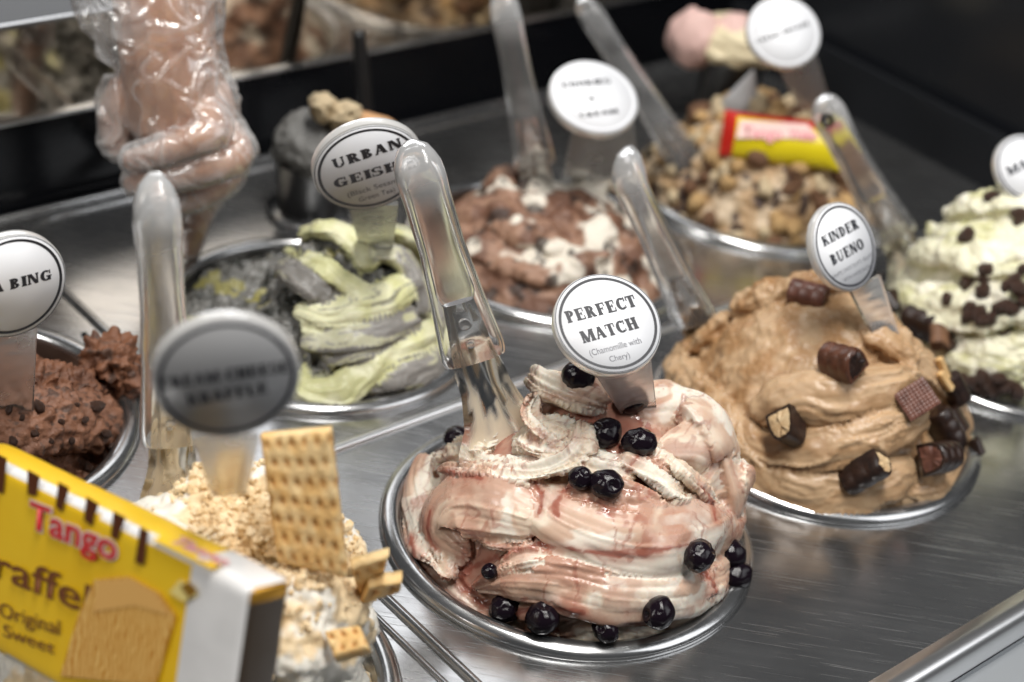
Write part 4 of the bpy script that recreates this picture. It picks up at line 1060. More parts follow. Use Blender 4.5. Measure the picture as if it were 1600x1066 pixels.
make_sign('white disc sign reading cookies n cream over the brown and white gelato', (928,151), .963, 1.09, .317, 1.104, .174,
 [('B', 'COOKIES', (880,137.5), (954.5,130.5), (879,129)), ('B', 'N', (921,158), (930,157), (921,151)), ('B', 'CREAM', (907,184.6), (967,177), (906,177))],
 ((895,205), (990,192), (875,288), (1000,276), 1.115), twin=False, ringmat=PAPER)
make_sign('white disc sign with one thin line of small letters above the cereal pan', (1225,50), 1.198, 1.20, .15, .798, .426,
 [('B', 'CREME BRULEE', (1183,68), (1265,39), (1181.5,62))],
 ((1213,100), (1275,85), (1255,185), (1300,175), 1.235), twin=False, ringmat=PAPER)
make_sign('white disc sign cut by the right edge of the photo above pale green gelato', (1603,262), 1.275, 1.07, .348, .752, .324,
 [('B', 'MA', (1577,275), (1607,262), (1571,261))], ((1590,310), (1640,300), (1620,350), (1650,345), 1.075))
make_sign('white disc sign ending in the word bing at the left edge over chocolate gelato', (20,448), .706, .71, .723, .069, .113,
 [('B', 'BING', (16,453), (81,436), (14,437)), ('B', 'A', (-14,460), (6,455), (-16,444))],
 ((-20,525), (57,510), (-5,650), (50,640), .735), twin=True)
PAPER_SHADED = principled('shaded_sign_paper', (0.30, 0.30, 0.305), 0.35)  # paper darkened: the shade on this sign is put into its colour
make_sign('grey shaded disc sign reading cream cheese kraffle nearest the camera at left', (354,592), .532, .545, .301, -.04, .146,
 [('B', 'CREAM CHEESE', (251.6,608.5), (452.5,580), (249.5,591)), ('B', 'KRAFFLE', (294,634), (419,613.5), (292,617))],
 ((300,680), (405,680), (330,770), (385,770), .575), twin=False, paper=PAPER_SHADED)

# ================================================================= SPATULAS
def ramp_r(u, ks): 
    xs, ys = zip(*ks); return np.interp(u, xs, ys)
def make_spatula(label, top, ytop, bot, ybot, ent, yent, wk=1.0, face=(0, 0), hook=.010, tip=None, entw=.023, hole=False, frost=True, twistn=0.0, smear_sheen=(.78, .68, .52), milk=(.26, .07)):
    A, B_, E_ = aty(*top, ytop), aty(*bot, ybot), aty(*ent, yent)
    e = empty('serving_spatula', E_); tag(e, label, 'spatula', 'gelato spatulas with clear handles')
    ax = (B_ - A); Ln = np.linalg.norm(ax); ax /= Ln
    view = (CAM - (A + B_) / 2); view /= np.linalg.norm(view)
    nf = view - ax * (view @ ax); nf /= np.linalg.norm(nf); sd = np.cross(ax, nf)
    c_, s_ = math.cos(twistn), math.sin(twistn); nf, sd = c_ * nf + s_ * sd, -s_ * nf + c_ * sd
    n = 40; u = np.linspace(0, 1, n)
    path = A + np.outer(u * Ln, ax) - np.outer(np.maximum(0, .16 - u) ** 2 * hook * 40, nf)
    w = ramp_r(u, [(0, .0035), (.012, .0068), (.035, .0098), (.075, .0119), (.12, .0125), (.22, .0119), (.45, .0118), (.7, .0138), (.93, .0166), (.985, .0168), (1, .0160)]) * wk
    fl = ramp_r(u, [(0, .85), (.15, .62), (.4, .50), (1, .40)])
    V, F, _ = sweep(path, w, np.tile(nf, (n, 1)), 28, fl, None, 2.5)
    # inner cavity
    m0, m1 = 4, 29
    wi = w[m0:m1] * ramp_r(np.linspace(0, 1, m1 - m0), [(0, .45), (.08, .76), (.94, .80), (1, .66)])
    V2, F2, _ = sweep(path[m0:m1], wi, np.tile(nf, (m1 - m0, 1)), 16, fl[m0:m1] * .8, None, 2.2)
    F2 = [f[::-1] for f in F2]
    hm = mesh('handle', np.vstack([V, V2]), F + [tuple(len(V) + q for q in f) for f in F2])
    bm = bmesh.new(); bm.from_mesh(hm); bm.to_mesh(hm); bm.free()
    um = np.r_[np.repeat(u, 28), np.repeat(u[m0:m1], 16)]
    set_attr(hm, 'milk', milk[1] + (milk[0] - milk[1]) * (1 - sstep(.13, .30, um)) + .05 * sstep(.55, .7, fbm(verts_of(hm) * 60, 2, 4)))
    h = link('handle', hm, ACR_FROST, e); set_sharp(hm, 50)
    # steel tang and blade: one trough-shaped sheet
    start = A + ax * Ln * .72
    tipp = tip if tip is not None else E_ + (E_ - B_) / np.linalg.norm(E_ - B_) * .035
    ctl = np.array([start, A + ax * Ln * .88, B_, B_ * .5 + E_ * .5, E_, tipp]); P = cat_rom(ctl, 34); uu = np.linspace(0, 1, 34)
    bw_ = ramp_r(uu, [(0, .0085), (.2, .0105), (.4, .0122), (.55, .0135), (.7, .0180), (.8, entw), (1, entw * 1.1)]) * wk
    cv = ramp_r(uu, [(0, .0005), (.3, .002), (.55, .009), (.8, .011), (1, .010)]) * wk
    T = np.gradient(P, axis=0); T /= np.linalg.norm(T, axis=1)[:, None]
    rows_t, rows_b = [], []
    for i in range(34):
        nn = nf - T[i] * (nf @ T[i]); nn /= np.linalg.norm(nn); s2 = np.cross(T[i], nn); q = np.linspace(-1, 1, 15)
        base = P[i] + np.outer(q * bw_[i], s2) - np.outer((1 - q ** 2) * cv[i], nn)
        rows_t.append(base + nn * .0006); rows_b.append(base - nn * .0006)
    rows = [np.vstack([rows_t[i], rows_b[i][::-1]]) for i in range(34)]
    bmh = quad_strip('blade', rows, True); vv_ = verts_of(bmh); us_ = np.repeat(uu, 30)
    qs_ = np.tile(np.r_[np.linspace(-1, 1, 15), np.linspace(1, -1, 15)], 34); smear_sheen_mask = sstep(.50, .64, fbm(np.c_[qs_ * 3.4, us_ * 5, us_ * 0 + 3], 3, 77) + np.clip(us_ - .62, -.1, 1) * .9); set_attr(bmh, 'col', np.tile(np.array(smear_sheen), (len(vv_), 1)) * .95); set_attr(bmh, 'wet', smear_sheen_mask * .9); bm = bmesh.new(); bm.from_mesh(bmh); bmesh.ops.holes_fill(bm, edges=bm.edges[:], sides=40)  # gelato smear, extended to paint cream reflections on the steel too
    bmesh.ops.recalc_face_normals(bm, faces=bm.faces[:]); bm.to_mesh(bmh); bm.free()
    link('blade', bmh, STEEL_BLADE, e); set_sharp(bmh, 50)
    for k, (q, rr) in enumerate(((.80, .0034), (.90, .0024))):
        c0 = A + ax * Ln * q + nf * (.0166 * .40 * wk + .0002)
        tm = lathe('rivet', [(0, .0005), (rr * .7, .0006), (rr * .85, .0010), (rr, .0004), (rr, -.001)], 20)
        o = link('rivet', tm, ACR); o.parent = e
        M_ = Matrix(((sd[0], -ax[0], nf[0], c0[0]), (sd[1], -ax[1], nf[1], c0[1]), (sd[2], -ax[2], nf[2], c0[2]), (0, 0, 0, 1)))
        tm.transform(M_); o.matrix_parent_inverse = Matrix.Translation(-Vector(E_))
    if hole:
        c0 = A + ax * Ln * .10 + nf * (.0078 * wk)
        tm = lathe('hanging_hole', [(.0022, .0), (.0030, .0010), (.0046, .0012), (.0052, 0), (.0046, -.0012), (.0030, -.001)], 24, True)
        tm.transform(Matrix(((sd[0], -ax[0], nf[0], c0[0]), (sd[1], -ax[1], nf[1], c0[1]), (sd[2], -ax[2], nf[2], c0[2]), (0, 0, 0, 1))))
        o = link('hanging_hole', tm, BLACK_PLASTIC, e)
    return e
make_spatula('clear handled steel spatula stuck in the front cream and pink gelato', (646,238), .775, (742,560), .768, (790,690), .752, 1.03, milk=(.26, .04), hook=.014, entw=.026)
make_spatula('clear handled spatula rising behind the grey sign at left below the gloved hand', (243,296), .66, (268,690), .665, (272,800), .655, .86, milk=(.32, .10), hook=.014, entw=.020)
make_spatula('clear handled spatula seen side on in the tan hazelnut gelato', (968,255), .965, (1088,505), .955, (1122,605), .945, .90, smear_sheen=(.5, .32, .17), twistn=.5, hook=.02, entw=.020)
make_spatula('tall clear handled spatula upright in the brown gelato of the middle pan', (784,-8), 1.12, (836,258), 1.11, (846,380), 1.10, .88, smear_sheen=(.25, .15, .1), frost=False, entw=.016)
make_spatula('smoky clear spatula leaning left between the middle pan and the cereal pan', (908,0), 1.23, (1080,265), 1.20, (1110,320), 1.20, .80, milk=(.15, .08), frost=False, entw=.015)
make_spatula('clear spatula with a hanging hole leaning over the pale green gelato', (1284,160), 1.12, (1400,370), 1.10, (1432,425), 1.09, 1.0, twistn=.35, hook=.012, hole=True, frost=False)

# ================================================================= BISCUITS AND CRUMBS ON THE FRONT LEFT GELATO
def waffle_cracker(label, name, pts, y, T, nx, ny, group=None, y2=None):
    TL, TR, BR, BL = [aty(*q, yy) for q, yy in zip(pts, (y, y, y2 or y, y2 or y))]
    n = np.cross(TR - TL, BL - TL); n /= np.linalg.norm(n)
    if n @ (CAM - TL) < 0: n = -n
    g = 40; V = []; K = []
    for j in range(g + 1):
        for i in range(g + 1):
            u, v = i / g, j / g
            p = (TL * (1-u) + TR * u) * (1-v) + (BL * (1-u) + BR * u) * v
            c_ = ((u * nx + .5 * (int(v * ny) % 2) + .12 * math.sin(v * 9)) % 1 - .5) ** 2 + (v * ny % 1 - .5) ** 2; d = np.exp(-c_ / .045)
            e_ = min(u, 1-u, v, 1-v); V.append(p + n * (-.0016 * d - .0025 * max(0, .05 - e_) * 12) + n * (fbm(np.array([p * 220]), 2, 5)[0] - .5) * .0012); K.append(d)
    m = (g + 1) ** 2; V = np.array(V); W_ = V - n * T; VV = np.vstack([V, W_]); F = []
    for j in range(g):
        for i in range(g):
            a = j*(g+1)+i; F.append((a, a+1, a+g+2, a+g+1)); F.append((m+a, m+a+g+1, m+a+g+2, m+a+1))
    ring_ = [i for i in range(g)] + [g + j*(g+1) for j in range(g)] + [g*(g+1)+g-i for i in range(g)] + [(g-j)*(g+1) for j in range(g)]
    for k in range(len(ring_)):
        a, b = ring_[k], ring_[(k+1) % len(ring_)]; F.append((a, m+a, m+b, b))
    me = mesh(name, VV, F); bm = bmesh.new(); bm.from_mesh(me); bmesh.ops.recalc_face_normals(bm, faces=bm.faces[:]); bm.to_mesh(me); bm.free()
    K = np.r_[K, np.zeros(m)]; nz = fbm(VV * 120, 3, 8)
    c = mixc(np.tile(np.array([.78, .50, .20]), (2*m, 1)), np.tile(np.array([.84, .62, .32]), (2*m, 1)), sstep(.35, .65, nz))
    c = mixc(c, np.tile(np.array([.50, .23, .055]), (2*m, 1)), np.clip(K * 1.1 * sstep(.2, .6, fbm(VV * 60 + 3, 2, 9) + .15), 0, 1))
    set_attr(me, 'col', c); set_attr(me, 'wet', np.zeros(2*m))
    o = link(name, me, GEL_ROUGH); tag(o, label, 'biscuit', group); return o
waffle_cracker('big golden dimpled waffle cracker standing upright in the front left gelato', 'waffle_cracker', [(405,682), (514,672), (540,905), (432,880)], .605, .0045, 5.5, 7, y2=.59)
waffle_cracker('small golden cracker piece leaning on the white gelato left of the big cracker', 'waffle_cracker', [(338,700), (380,692), (366,770), (330,772)], .60, .004, 2, 3, y2=.585)
waffle_cracker('golden cracker shard poking out to the right above the front pan rim', 'waffle_cracker', [(548,888), (608,872), (598,905), (562,940)], .60, .004, 3, 2, y2=.61)
waffle_cracker('narrow golden cracker splinter touching the front pan rim', 'waffle_cracker', [(575,918), (628,910), (626,927), (562,945)], .60, .005, 2, 1, y2=.605)
waffle_cracker('golden cracker bit lying low on the white gelato by the steel rim', 'waffle_cracker', [(505,985), (560,975), (575,1010), (520,1025)], .575, .004, 3, 2, y2=.56)
bpy.context.view_layer.update()
bm = bmesh.new(); ico = bmesh.new(); bmesh.ops.create_icosphere(ico, subdivisions=1, radius=1); iv = [v.co.copy() for v in ico.verts]; ifc = [[v.index for v in f.verts] for f in ico.faces]; ico.free()
rs3 = random.Random(9); cnt = 0
for k in range(5200):
    px, py = rs3.gauss(410, 85), rs3.gauss(815, 75)
    if not (235 < px < 600 and 690 < py < 1066): continue
    d = Vector(ray(px, py)).normalized(); o = SURF[-1]; ok, loc, nor, _ = o.ray_cast(Vector(CAM), d)
    if not ok or (py > 905 and rs3.random() < .7): continue
    if fbm(np.array([[loc.x * 60, loc.y * 60, loc.z * 60]]), 2, 55)[0] + rs3.gauss(0, .06) < .47: continue
    r = rs3.choice([.0007, .0010, .0014, .0022]) * rs3.uniform(.7, 1.3)
    R_ = Matrix.Rotation(rs3.uniform(0, 6), 3, Vector((rs3.random(), rs3.random(), rs3.random() + .01)).normalized())
    sc = Vector((rs3.uniform(.6, 1.5), rs3.uniform(.6, 1.2), rs3.uniform(.5, 1.0)))
    vs_ = [bm.verts.new(loc + nor * r * rs3.uniform(.2, .9) + R_ @ Vector((c[0]*sc[0]*r, c[1]*sc[1]*r, c[2]*sc[2]*r)) * rs3.uniform(.8, 1.15)) for c in iv]
    for f in ifc: bm.faces.new([vs_[q] for q in f])
me = bpy.data.meshes.new('biscuit_crumbs'); bm.to_mesh(me); bm.free()
CRUMB = mottled('biscuit_crumb', (0.70, 0.50, 0.26), (0.84, 0.70, 0.48), 90, 0.7, 0.4)
tag(link('biscuit_crumbs', me, CRUMB, smooth=False), 'loose golden biscuit crumbs strewn over the white gelato beside the yellow packet', 'crumbs', kind='stuff')

# ================================================================= YELLOW WAFER PACKET IN THE FRONT LEFT CORNER
C0 = aty(392, 918, .51)
dd = lambda px, py, dz: (rt * px - up * py + fw * dz)
Lx = np.array([-.80384, .56131, -.19689]); Lx /= np.linalg.norm(Lx)     # towards the left end
Dn = np.array([-.0130, -.3475, -.9376]); Dn = Dn - Lx * (Dn @ Lx); Dn /= np.linalg.norm(Dn)
BXX, BYY = -Lx, -Dn; BZZ = np.cross(BXX, BYY)
if BZZ @ (CAM - C0) < 0: BZZ = -BZZ
PK = empty('biscuit_packet', C0)
tag(PK, 'yellow wafer biscuit packet with red lettering lying tilted in the front left corner', 'packet')
PW, PH, PD = .190, .085, .024
YEL = mottled('yellow_film', (0.88, 0.53, 0.012), (0.92, 0.60, 0.025), 14, 0.28, 0.25, 0.002, 0.5, 0.3)
WHITE_F = mottled('white_film', (0.74, 0.73, 0.72), (0.84, 0.83, 0.82), 22, 0.25, 0.3, 0.002, 0.5, 0.4)
BROWN_F = principled('brown_print', (0.10, 0.028, 0.008), 0.35); RED_F = principled('red_print', (0.62, 0.03, 0.03), 0.35)
TXT_BROWN = principled('dark_brown_print', (0.17, 0.055, 0.015), 0.4); GOLD = principled('gold_film', (0.70, 0.36, 0.05), 0.25, 0.7)
END = principled('shaded_end_film', (0.055, 0.040, 0.028), 0.35); LEM = principled('pale_yellow_print', (0.86, 0.70, 0.25), 0.35); PINKF = principled('pink_print', (0.75, 0.28, 0.30), 0.35)  # END: shade on the end face put into the film colour
def pk(x, y, z): return C0 + BXX * x + BYY * y + BZZ * z
# soft film body: rounded box with slightly puckered faces
bm = bmesh.new(); bmesh.ops.create_cube(bm, size=1); bmesh.ops.scale(bm, vec=(PW, PH, PD), verts=bm.verts)
bmesh.ops.bevel(bm, geom=bm.edges[:], offset=.0045, segments=4, affect='EDGES', profile=.5)
bmesh.ops.subdivide_edges(bm, edges=[e for e in bm.edges if e.calc_length() > .02], cuts=24, use_grid_fill=True)
me = bpy.data.meshes.new('film_body'); bm.to_mesh(me); bm.free()
v = verts_of(me); nrm = normals_of(me); v = v + nrm * ((fbm(v * 42, 3, 4) - .5) * .0018)[:, None] * (np.abs(nrm[:, 2:3]) < .9)
q = np.array([pk(p[0] - PW / 2, p[1] - PH / 2, p[2] - PD / 2) for p in v]); put_verts(me, q)
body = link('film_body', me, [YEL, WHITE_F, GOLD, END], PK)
for p in me.polygons:
    c = p.center - Vector(C0); x, z = c.dot(Vector(BXX)), c.dot(Vector(BZZ))
    nz_ = p.normal.dot(Vector(BZZ)); nx_ = p.normal.dot(Vector(BXX))
    p.material_index = (2 if c.dot(Vector(BYY)) > -.008 else 3) if nx_ > .75 else (1 if x > -.034 or (nz_ < .9 and -.004 < z and z > -.006) else 0)  # white along the front bevel paints its light highlight
me.update()
FRONT = Plane(pk(0, 0, .0), BZZ); TOPP = Plane(pk(0, 0, 0), BYY)
def print_poly(name, pts, mat, lift, plane=FRONT):
    P = [plane.at(*p) + plane.n * lift for p in pts]; c = np.mean(P, axis=0); nn = np.cross(P[1] - P[0], P[2] - P[0])
    m = mesh(name, P, [tuple(range(len(P)))]); 
    if m.polygons[0].normal.dot(Vector(plane.n)) < 0: m.flip_normals()
    return link(name, m, mat, PK, smooth=False)
for i, pts in enumerate([[(-6,706),(14,716),(8,772),(-8,764)], [(46,733),(66,744),(60,775),(46,772)], [(94,752),(112,762),(100,800),(90,792)], [(138,775),(158,787),(146,822),(134,812)], [(180,798),(200,808),(186,845),(176,838)], [(222,822),(236,830),(228,884),(214,878)]]):
    print_poly('brown_drip', pts, BROWN_F, .0010 + i * 2e-5)
# the printed picture of the wafer stack
WPIC = principled('wafer_picture', (0.8, 0.4, 0.1), 0.4); bb = bsdf(WPIC)
vv = coords(WPIC, (60, 60, 60)); wv = N(WPIC, 'ShaderNodeTexWave'); wv.inputs['Scale'].default_value = 1.9; wv.inputs['Distortion'].default_value = 7; wv.inputs['Detail'].default_value = 3; L(WPIC, vv, wv.inputs['Vector'])
rp = ramp(WPIC, [(.10, (.58, .25, .035)), (.5, (.76, .40, .08)), (.9, (.84, .54, .17))]); L(WPIC, wv.outputs['Fac'], rp.inputs[0]); L(WPIC, rp.outputs[0], bb.inputs['Base Color'])
print_poly('wafer_picture', [(126,962),(152,905),(205,900),(252,925),(278,962),(246,1072),(98,1055)], WPIC, .0014)
print_poly('wafer_picture', [(150,955),(158,908),(212,903),(250,928),(270,960),(215,945)], principled('wafer_top_print', (0.78, 0.44, 0.13), .4), .0017)
print_poly('banana_print', [(268,925),(285,905),(306,915),(312,930),(290,940)], LEM, .0012)
print_poly('banana_print', [(286,915),(300,908),(313,922),(300,934)], GOLD, .0015)
def two_tone(s, pL, pR, pTL, mats, lift, offs, pl=FRONT, nm='lettering'):
    for k, (m_, of) in enumerate(zip(mats, offs)):
        me_ = sans_text(s, of); base = sans_text(s, 0.0)
        vb = verts_of(base); vm = verts_of(me_)
        A, B_, C_ = pl.at(*pL), pl.at(*pR), pl.at(*pTL); X = B_ - A; w = np.linalg.norm(X); X /= w; Y = np.cross(pl.n, X); h = abs((C_ - A) @ Y); 
        x0, x1 = vb[:, 0].min(), vb[:, 0].max(); jit = rng.uniform(0, 4e-6, 1)
        q = A + np.outer((vm[:, 0] - x0) / (x1 - x0) * w, X) + np.outer(vm[:, 1] / .70 * h, Y) + np.outer(np.full(len(vm), lift + k * .0004), pl.n)
        put_verts(me_, q); link(nm, me_, m_, PK, smooth=False)
two_tone('Tango', (50,822), (184,876), (42,778), (WHITE_F, RED_F), .0012, (.055, .022))
two_tone('Kraffel', (-52,880), (142,960), (-62,832), (TXT_BROWN,), .0013, (.012,))
two_tone('Original', (2,962), (96,992), (-2,938), (TXT_BROWN,), .0012, (.004,))
two_tone('Sweet', (8,993), (88,1022), (4,972), (TXT_BROWN,), .0012, (.004,))
TOPC = TOPP
print_poly('yellow_top_print', [(236,846),(262,838),(352,886),(330,893)], YEL, .0010, TOPC)
two_tone('Tango', (262,850), (346,889), (272,839), (WHITE_F, PINKF), .0014, (.04, .015), TOPC)

# ================================================================= YELLOW AND RED WAFER BAR ON THE BACK PAN
def pillow(name, A, B_, hvec, thick, nrm, mats, split):
    nu, nv = 30, 14; front = []; 
    ax = (B_ - A)
    for i in range(nu + 1):
        u = i / nu; row = []
        for j in range(nv + 1):
            v_ = j / nv; e_ = min(u, 1 - u) / .10; puff = math.sin(PI * v_) ** .6 * min(1, max(0, e_ - .25)) ** .5
            crimp = .0007 * math.sin(u * 260) if e_ < .5 else 0
            row.append(A + ax * u + hvec * (v_ - .5) * (1 - .06 * puff) + nrm * (thick * puff + crimp))
        front.append(np.array(row))
    back = [r - nrm * 0 for r in front]
    rows = []
    for i, r in enumerate(front):
        u = i / nu; mid = A + ax * u
        bk = np.array([p - nrm * 2 * ((p - mid) @ nrm) for p in r[::-1]]); rows.append(np.vstack([r, bk[1:-1]]))
    me = quad_strip(name, rows, True); 
    for m_ in mats: me.materials.append(m_)
    for p in me.polygons:
        c = np.array(p.center); u = (c - A) @ ax / (ax @ ax); v_ = (c - A) @ hvec / (hvec @ hvec)
        p.material_index = 1 if (u < .10 or v_ > .33) else 0
    me.polygons.foreach_set('use_smooth', [True] * len(me.polygons)); return me
YBAR = principled('bright_yellow_wrapper', (0.72, 0.58, 0.012), 0.3); RBAR = principled('red_wrapper', (0.50, 0.02, 0.012), 0.3)
yb = 1.19; A = aty(1128, 208, yb); B_ = aty(1318, 232, yb); hv = aty(1225, 180, yb + .012) - aty(1215, 254, yb - .01)
nv_ = np.cross(B_ - A, hv); nv_ /= np.linalg.norm(nv_); nv_ = nv_ if nv_ @ (CAM - A) > 0 else -nv_
e = empty('wafer_bar', A); tag(e, 'yellow and red wrapped wafer bar lying on the golden cereal clusters', 'snack bar')
link('wrapper', pillow('wrapper', A, B_, hv, .011, nv_, [YBAR, RBAR], .3), None, e)
PLB = Plane(A + nv_ * .0125, nv_)
P4 = [PLB.at(1156,187), PLB.at(1262,194), PLB.at(1280,216), PLB.at(1150,216)]
m = mesh('lettering_band', P4, [(0, 1, 2, 3)]); 
if m.polygons[0].normal.dot(Vector(nv_)) < 0: m.flip_normals()
link('lettering_band', m, principled('pale_pink_print', (0.80, 0.55, 0.50), .4), e, smooth=False)
for s_, a, b, t in (('Tango', (1160,214), (1222,218), (1160,196)), ('Wafer', (1232,216), (1276,220), (1232,200))):
    set_text(PLB, sans_text(s_, .03), a, b, t, PINKF, e, .0005, True)
# crumpled white paper cone behind the bar
tm = lathe('paper_cone', [(.0005, .038), (.010, .012), (.0165, -.004), (.0155, -.004), (.009, .012), (.0003, .036)], 20)
v = verts_of(tm); v += (fbm(v * 90, 2, 3) - .5)[:, None] * .006; put_verts(tm, v)
o = link('paper_cone', tm, principled('white_paper', (0.62, 0.62, 0.63), .6)); o.location = Vector(aty(1152, 172, 1.24)); o.rotation_euler = (.1, .15, 0)
tag(o, 'small crumpled white paper cone behind the yellow snack bar', 'paper cone')

# ================================================================= BLACK SAMPLE CUPS WITH SCOOPS AT THE BACK
def sample_cup(label, base, r, h, label_scoop, scoop_mat, sr, seed, squash):
    e = empty('sample_cup', base); tag(e, label, 'cup', 'black cups of display gelato along the back')
    c = link('cup', lathe('cup', [(.001, .004), (r * .80, .004), (r * .82, .006), (r, h), (r * 1.03, h + .0005), (r * 1.03, h + .0025), (r * .97, h + .0025), (r * .95, h - .002), (r * .76, .008), (.001, .008)], 48), BLACK_PLASTIC); c.parent = e
    b = link('base_ring', lathe('base_ring', [(r * .75, .0), (r * 1.12, .0), (r * 1.15, .0015), (r * 1.12, .0035), (r * .78, .0038)], 48), STEEL_RIM); b.parent = e
    bm_ = blob_mesh('gelato_scoop', 1, 5, .16, 1.8, seed, scoop_mat, squash); v = verts_of(bm_); nn = normals_of(bm_)
    v += nn * ((np.abs(fbm(v * 3.2, 4, seed) - .5) - .12) * .28)[:, None]; put_verts(bm_, v)
    s = link('gelato_scoop', bm_); s.scale = (sr, sr, sr); s.location = Vector(base) + Vector((0, 0, h + sr * .35)); tag(s, label_scoop, 'gelato')
    return e
GREYG = mottled('sesame_gelato', (0.12, 0.12, 0.115), (0.24, 0.235, 0.225), 70, 0.55, 0.5)
PINKG = mottled('pink_cream_gelato', (0.70, 0.58, 0.38), (0.76, 0.68, 0.46), 26, 0.5, 0.3)
cb = G(.078, -.365, .0005)
sample_cup('black cup on a steel ring holding a grey sesame scoop behind the urban sign', cb, .026, .043, 'dark grey sesame scoop in the black cup topped with pale biscuits', GREYG, .029, 7, (1, 1, .8))
for (px, py, r, lab) in ((504,168,.0125,'pale biscuit on the grey scoop, left one of two'), (537,180,.0115,'pale biscuit on the grey scoop, right one of two')):
    o = link('biscuit', blob_mesh('biscuit', 1, 4, .42, 2.0, 90 + int(px) % 7, BISCUIT_PALE, (1.1, .8, .75))); o.location = Vector(aty(px, py, cb[1] - .012)); o.scale = (r, r, r); o.rotation_euler = (.3, .5, px); tag(o, lab, 'biscuit')
o = link('biscuit', blob_mesh('biscuit', 1, 3, .15, 1.5, 95, mottled('orange_biscuit', (.55, .27, .11), (.70, .42, .22), 90, .65), (2.3, .8, .7))); o.location = Vector(aty(566, 192, cb[1] - .004)); o.scale = (.0115,) * 3; tag(o, 'orange brown biscuit showing above the urban sign', 'biscuit')
pb = aty(1122, 205, 1.34); pb[2] = .0005
sample_cup('black cup at the back holding pink and cream gelato', pb, .028, .065, 'pink and cream scoop spilling over the black cup at the back', PINKG, .032, 17, (1.25, 1.0, .62))
PKM = mottled('pink_swirl', (0.70, 0.42, 0.38), (0.76, 0.56, 0.50), 40, 0.5, 0.3)
scp = [o for o in COL.objects if o.name.startswith('gelato_scoop')][-1]
bpy.context.view_layer.update()
for (px, py, r) in ((1085, 62, .022), (1148, 62, .020)):
    c = link('pink_swirl', blob_mesh('pink_swirl', 1, 4, .18, 1.6, int(px), PKM, (1, .9, 1.15))); c.parent = scp
    c.matrix_world = Matrix.Translation(Vector(aty(px, py, pb[1] - .006))) @ Matrix.Scale(r, 4)
rodm = tube_mesh('tasting_stick', [aty(572, 205, 1.16), aty(566, 130, 1.165), aty(560, 48, 1.17)], [.0060, .0066, .0050], 10)
tag(link('tasting_stick', rodm, BLACK_PLASTIC), 'slim black stick standing upright in front of the mirror strip', 'stick')
# white dish on the ledge, top left corner
ds = lathe('white_dish', [(.001, .0), (.034, .0), (.040, .003), (.050, .022), (.064, .030), (.066, .032), (.063, .033), (.048, .026), (.036, .007), (.001, .005)], 64)
o = link('white_dish', ds, principled('white_ceramic', (0.42, 0.42, 0.44), .3)); o.location = Vector(G(-.150, -.522, .1374)); o.scale = (.8, .8, .8); tag(o, 'white dish on the ledge in the upper left corner', 'dish')

# ================================================================= THE GLOVED HAND
YH = .985
SK = principled('skin', (0.50, 0.26, 0.17), 0.48); bs_ = bsdf(SK); bs_.inputs['Subsurface Weight'].default_value = .25; bs_.inputs['Subsurface Radius'].default_value = (1, .35, .2); bs_.inputs['Subsurface Scale'].default_value = .006
vn = noise_tex(SK, coords(SK), 60, 4); cr_ = ramp(SK, [(.3, (.46, .235, .145)), (.7, (.60, .355, .235))]); L(SK, vn, cr_.inputs[0]); L(SK, cr_.outputs[0], bs_.inputs['Base Color'])
def hp(px, py, dy=0.0): return aty(262 + (px - 262) * .86, py, YH + dy * .9)
def limb(pts, r):
    P = np.array([hp(*p) for p in pts]); n = max(16, int(np.linalg.norm(np.diff(P, axis=0), axis=1).sum() / .004)); Q = cat_rom(P, n)
    R = np.interp(np.linspace(0, 1, n), np.linspace(0, 1, len(r)), np.array(r) * .00088)
    u = np.linspace(0, 1, n); Ls = np.linalg.norm(np.diff(Q, axis=0), axis=1).sum()
    e0 = np.clip(u * Ls / R, 0, 1); e1 = np.clip((1 - u) * Ls / R, 0, 1); R = R * np.maximum(np.sqrt(np.clip(1 - (1 - np.minimum(e0, e1)) ** 2, 0, 1)), .08)
    return Q, R
hand_limbs = [
 ([(250,-120,.05),(254,-20,.02),(260,60,.004),(270,120,-.004),(280,180,-.006),(286,214,-.004)], (37,36,34,35,37,27)),    # forearm running into the back of the hand
 ([(232,110,.0),(226,165,-.006),(232,215,-.008)], (20,25,21)),                             # heel of the thumb
 ([(310,110,.0),(336,175,-.008),(352,225,-.014)], (21,20,15)),                             # outer back of the hand
 ([(215,120,-.004),(184,152,-.012),(168,182,-.016),(172,220,-.020),(194,240,-.022)], (17,14.5,12.5,11.5,9)),     # thumb
 ([(300,150,-.014),(342,200,-.032),(304,222,-.046),(236,242,-.049),(182,254,-.044)], (15,12,9.6,9.0,7.6)),     # index finger
 ([(320,170,-.008),(386,238,-.024),(336,262,-.042),(252,280,-.046),(182,288,-.040)], (15,12.5,9.6,9.0,7.6)),     # middle finger
 ([(318,200,.000),(370,264,-.010),(330,300,-.030),(262,318,-.036),(208,318,-.030)], (14,12,9.6,9.0,7.6)),          # ring finger
 ([(325,225,.006),(346,276,.004),(322,320,.000),(306,360,.000),(294,404,.002)], (13.5,12.5,12,11,9)),            # little finger pointing down
]
def limb_mesh(limbs, grow=0.0, voxel=.0016, smooth=4):
    V = []; F = []; off = 0
    for pts, r in limbs:
        Q, R = limb(pts, r); v, f, _ = sweep(Q, R + grow, np.tile(-fw, (len(Q), 1)), 18); V.append(v); F += [tuple(off + q for q in fa) for fa in f]; off += len(v)
    return remesh(mesh('src', np.vstack(V), F), voxel, smooth)
person = empty('person', hp(262, 110)); tag(person, "forearm and fist in a clear plastic glove holding a spatula over the counter", 'person')
hm = limb_mesh(hand_limbs, 0, .0011, 3); v = verts_of(hm); n = normals_of(hm); put_verts(hm, v + n * ((fbm(v * 110, 3, 3) - .5) * .0009)[:, None])
link('body', hm, SK, person)
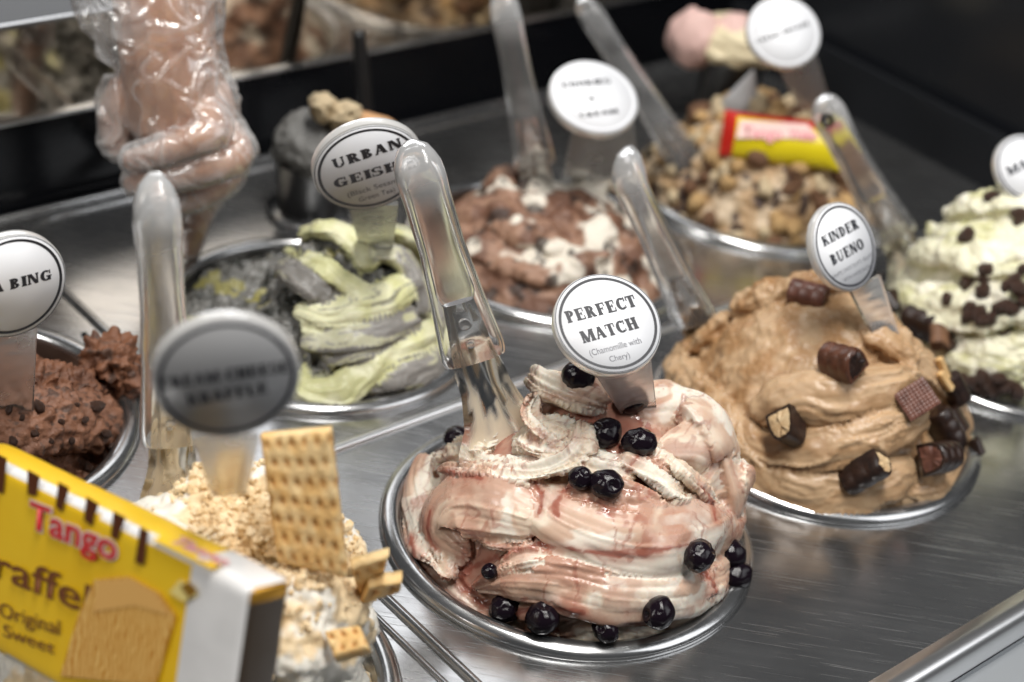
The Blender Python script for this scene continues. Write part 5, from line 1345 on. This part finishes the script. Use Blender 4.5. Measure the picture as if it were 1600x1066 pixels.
GLOVE = bpy.data.materials.new('thin_clear_plastic'); GLOVE.use_nodes = True; nt = GLOVE.node_tree; nt.nodes.clear()
out = nt.nodes.new('ShaderNodeOutputMaterial'); mix = nt.nodes.new('ShaderNodeMixShader'); mix2 = nt.nodes.new('ShaderNodeMixShader'); tr_ = nt.nodes.new('ShaderNodeBsdfTransparent'); gl_ = nt.nodes.new('ShaderNodeBsdfGlossy'); df_ = nt.nodes.new('ShaderNodeBsdfDiffuse')
tr_.inputs[0].default_value = (.97, .97, .97, 1); gl_.inputs['Color'].default_value = (.95, .95, .95, 1); gl_.inputs['Roughness'].default_value = .20; df_.inputs['Color'].default_value = (.80, .80, .80, 1)
at_ = nt.nodes.new('ShaderNodeAttribute'); at_.attribute_name = 'crease'
fr_ = nt.nodes.new('ShaderNodeLayerWeight'); fr_.inputs[0].default_value = .35
fg_ = math_node(GLOVE, 'ADD', math_node(GLOVE, 'MULTIPLY', fr_.outputs['Facing'], .40), .10)
vl_ = math_node(GLOVE, 'ADD', math_node(GLOVE, 'ADD', math_node(GLOVE, 'MULTIPLY', at_.outputs['Fac'], .62), .05), math_node(GLOVE, 'MULTIPLY', fr_.outputs['Facing'], .22))
nt.links.new(fg_, mix.inputs[0]); nt.links.new(tr_.outputs[0], mix.inputs[1]); nt.links.new(gl_.outputs[0], mix.inputs[2])
nt.links.new(vl_, mix2.inputs[0]); nt.links.new(mix.outputs[0], mix2.inputs[1]); nt.links.new(df_.outputs[0], mix2.inputs[2]); nt.links.new(mix2.outputs[0], out.inputs[0])
cuff = [([(250,-120,.045),(240,-10,.018),(246,60,.006),(262,110,0)], (47,44,41,40)), ([(170,-70,.02),(158,0,.01),(180,50,.006),(215,100,.004)], (26,22,16,12))]
gm = limb_mesh(hand_limbs + cuff, .0013, .0013, 3); v = verts_of(gm); n = normals_of(gm)
wp = v + (np.c_[fbm(v * 28, 2, 8), fbm(v * 28 + 9, 2, 18), fbm(v * 28 + 19, 2, 28)] - .5) * .05
dA = np.array([.55, .2, .8]); dB = np.array([.8, .1, -.55])
def crz(dr, f, sd):
    q = wp @ dr; r_ = wp - np.outer(q, dr) * .8
    return 1 - np.abs(fbm(r_ * f, 3, sd) - .5) * 2
cre = np.maximum(crz(dA, 44, 5), crz(dB, 60, 15) * .98)
loose = sstep(.06, .14, v[:, 2]) * .65 + .35
put_verts(gm, v + n * ((sstep(.70, 1.0, cre) * .0038) * loose)[:, None] + n * ((fbm(v * 50, 2, 9) - .4) * .002 * loose)[:, None])
set_attr(gm, 'crease', sstep(.90, .99, cre) * .22 + .34 * sstep(.46, .70, fbm(wp * 22, 2, 6)))
link('glove', gm, GLOVE, person)
# the spatula the hand holds, only its grip shows in the fist
make_spatula('clear spatula grip held inside the gloved fist', (232,262), YH - .005, (285,330), YH + .06, (300,400), YH + .10, .55, frost=True, entw=.012)
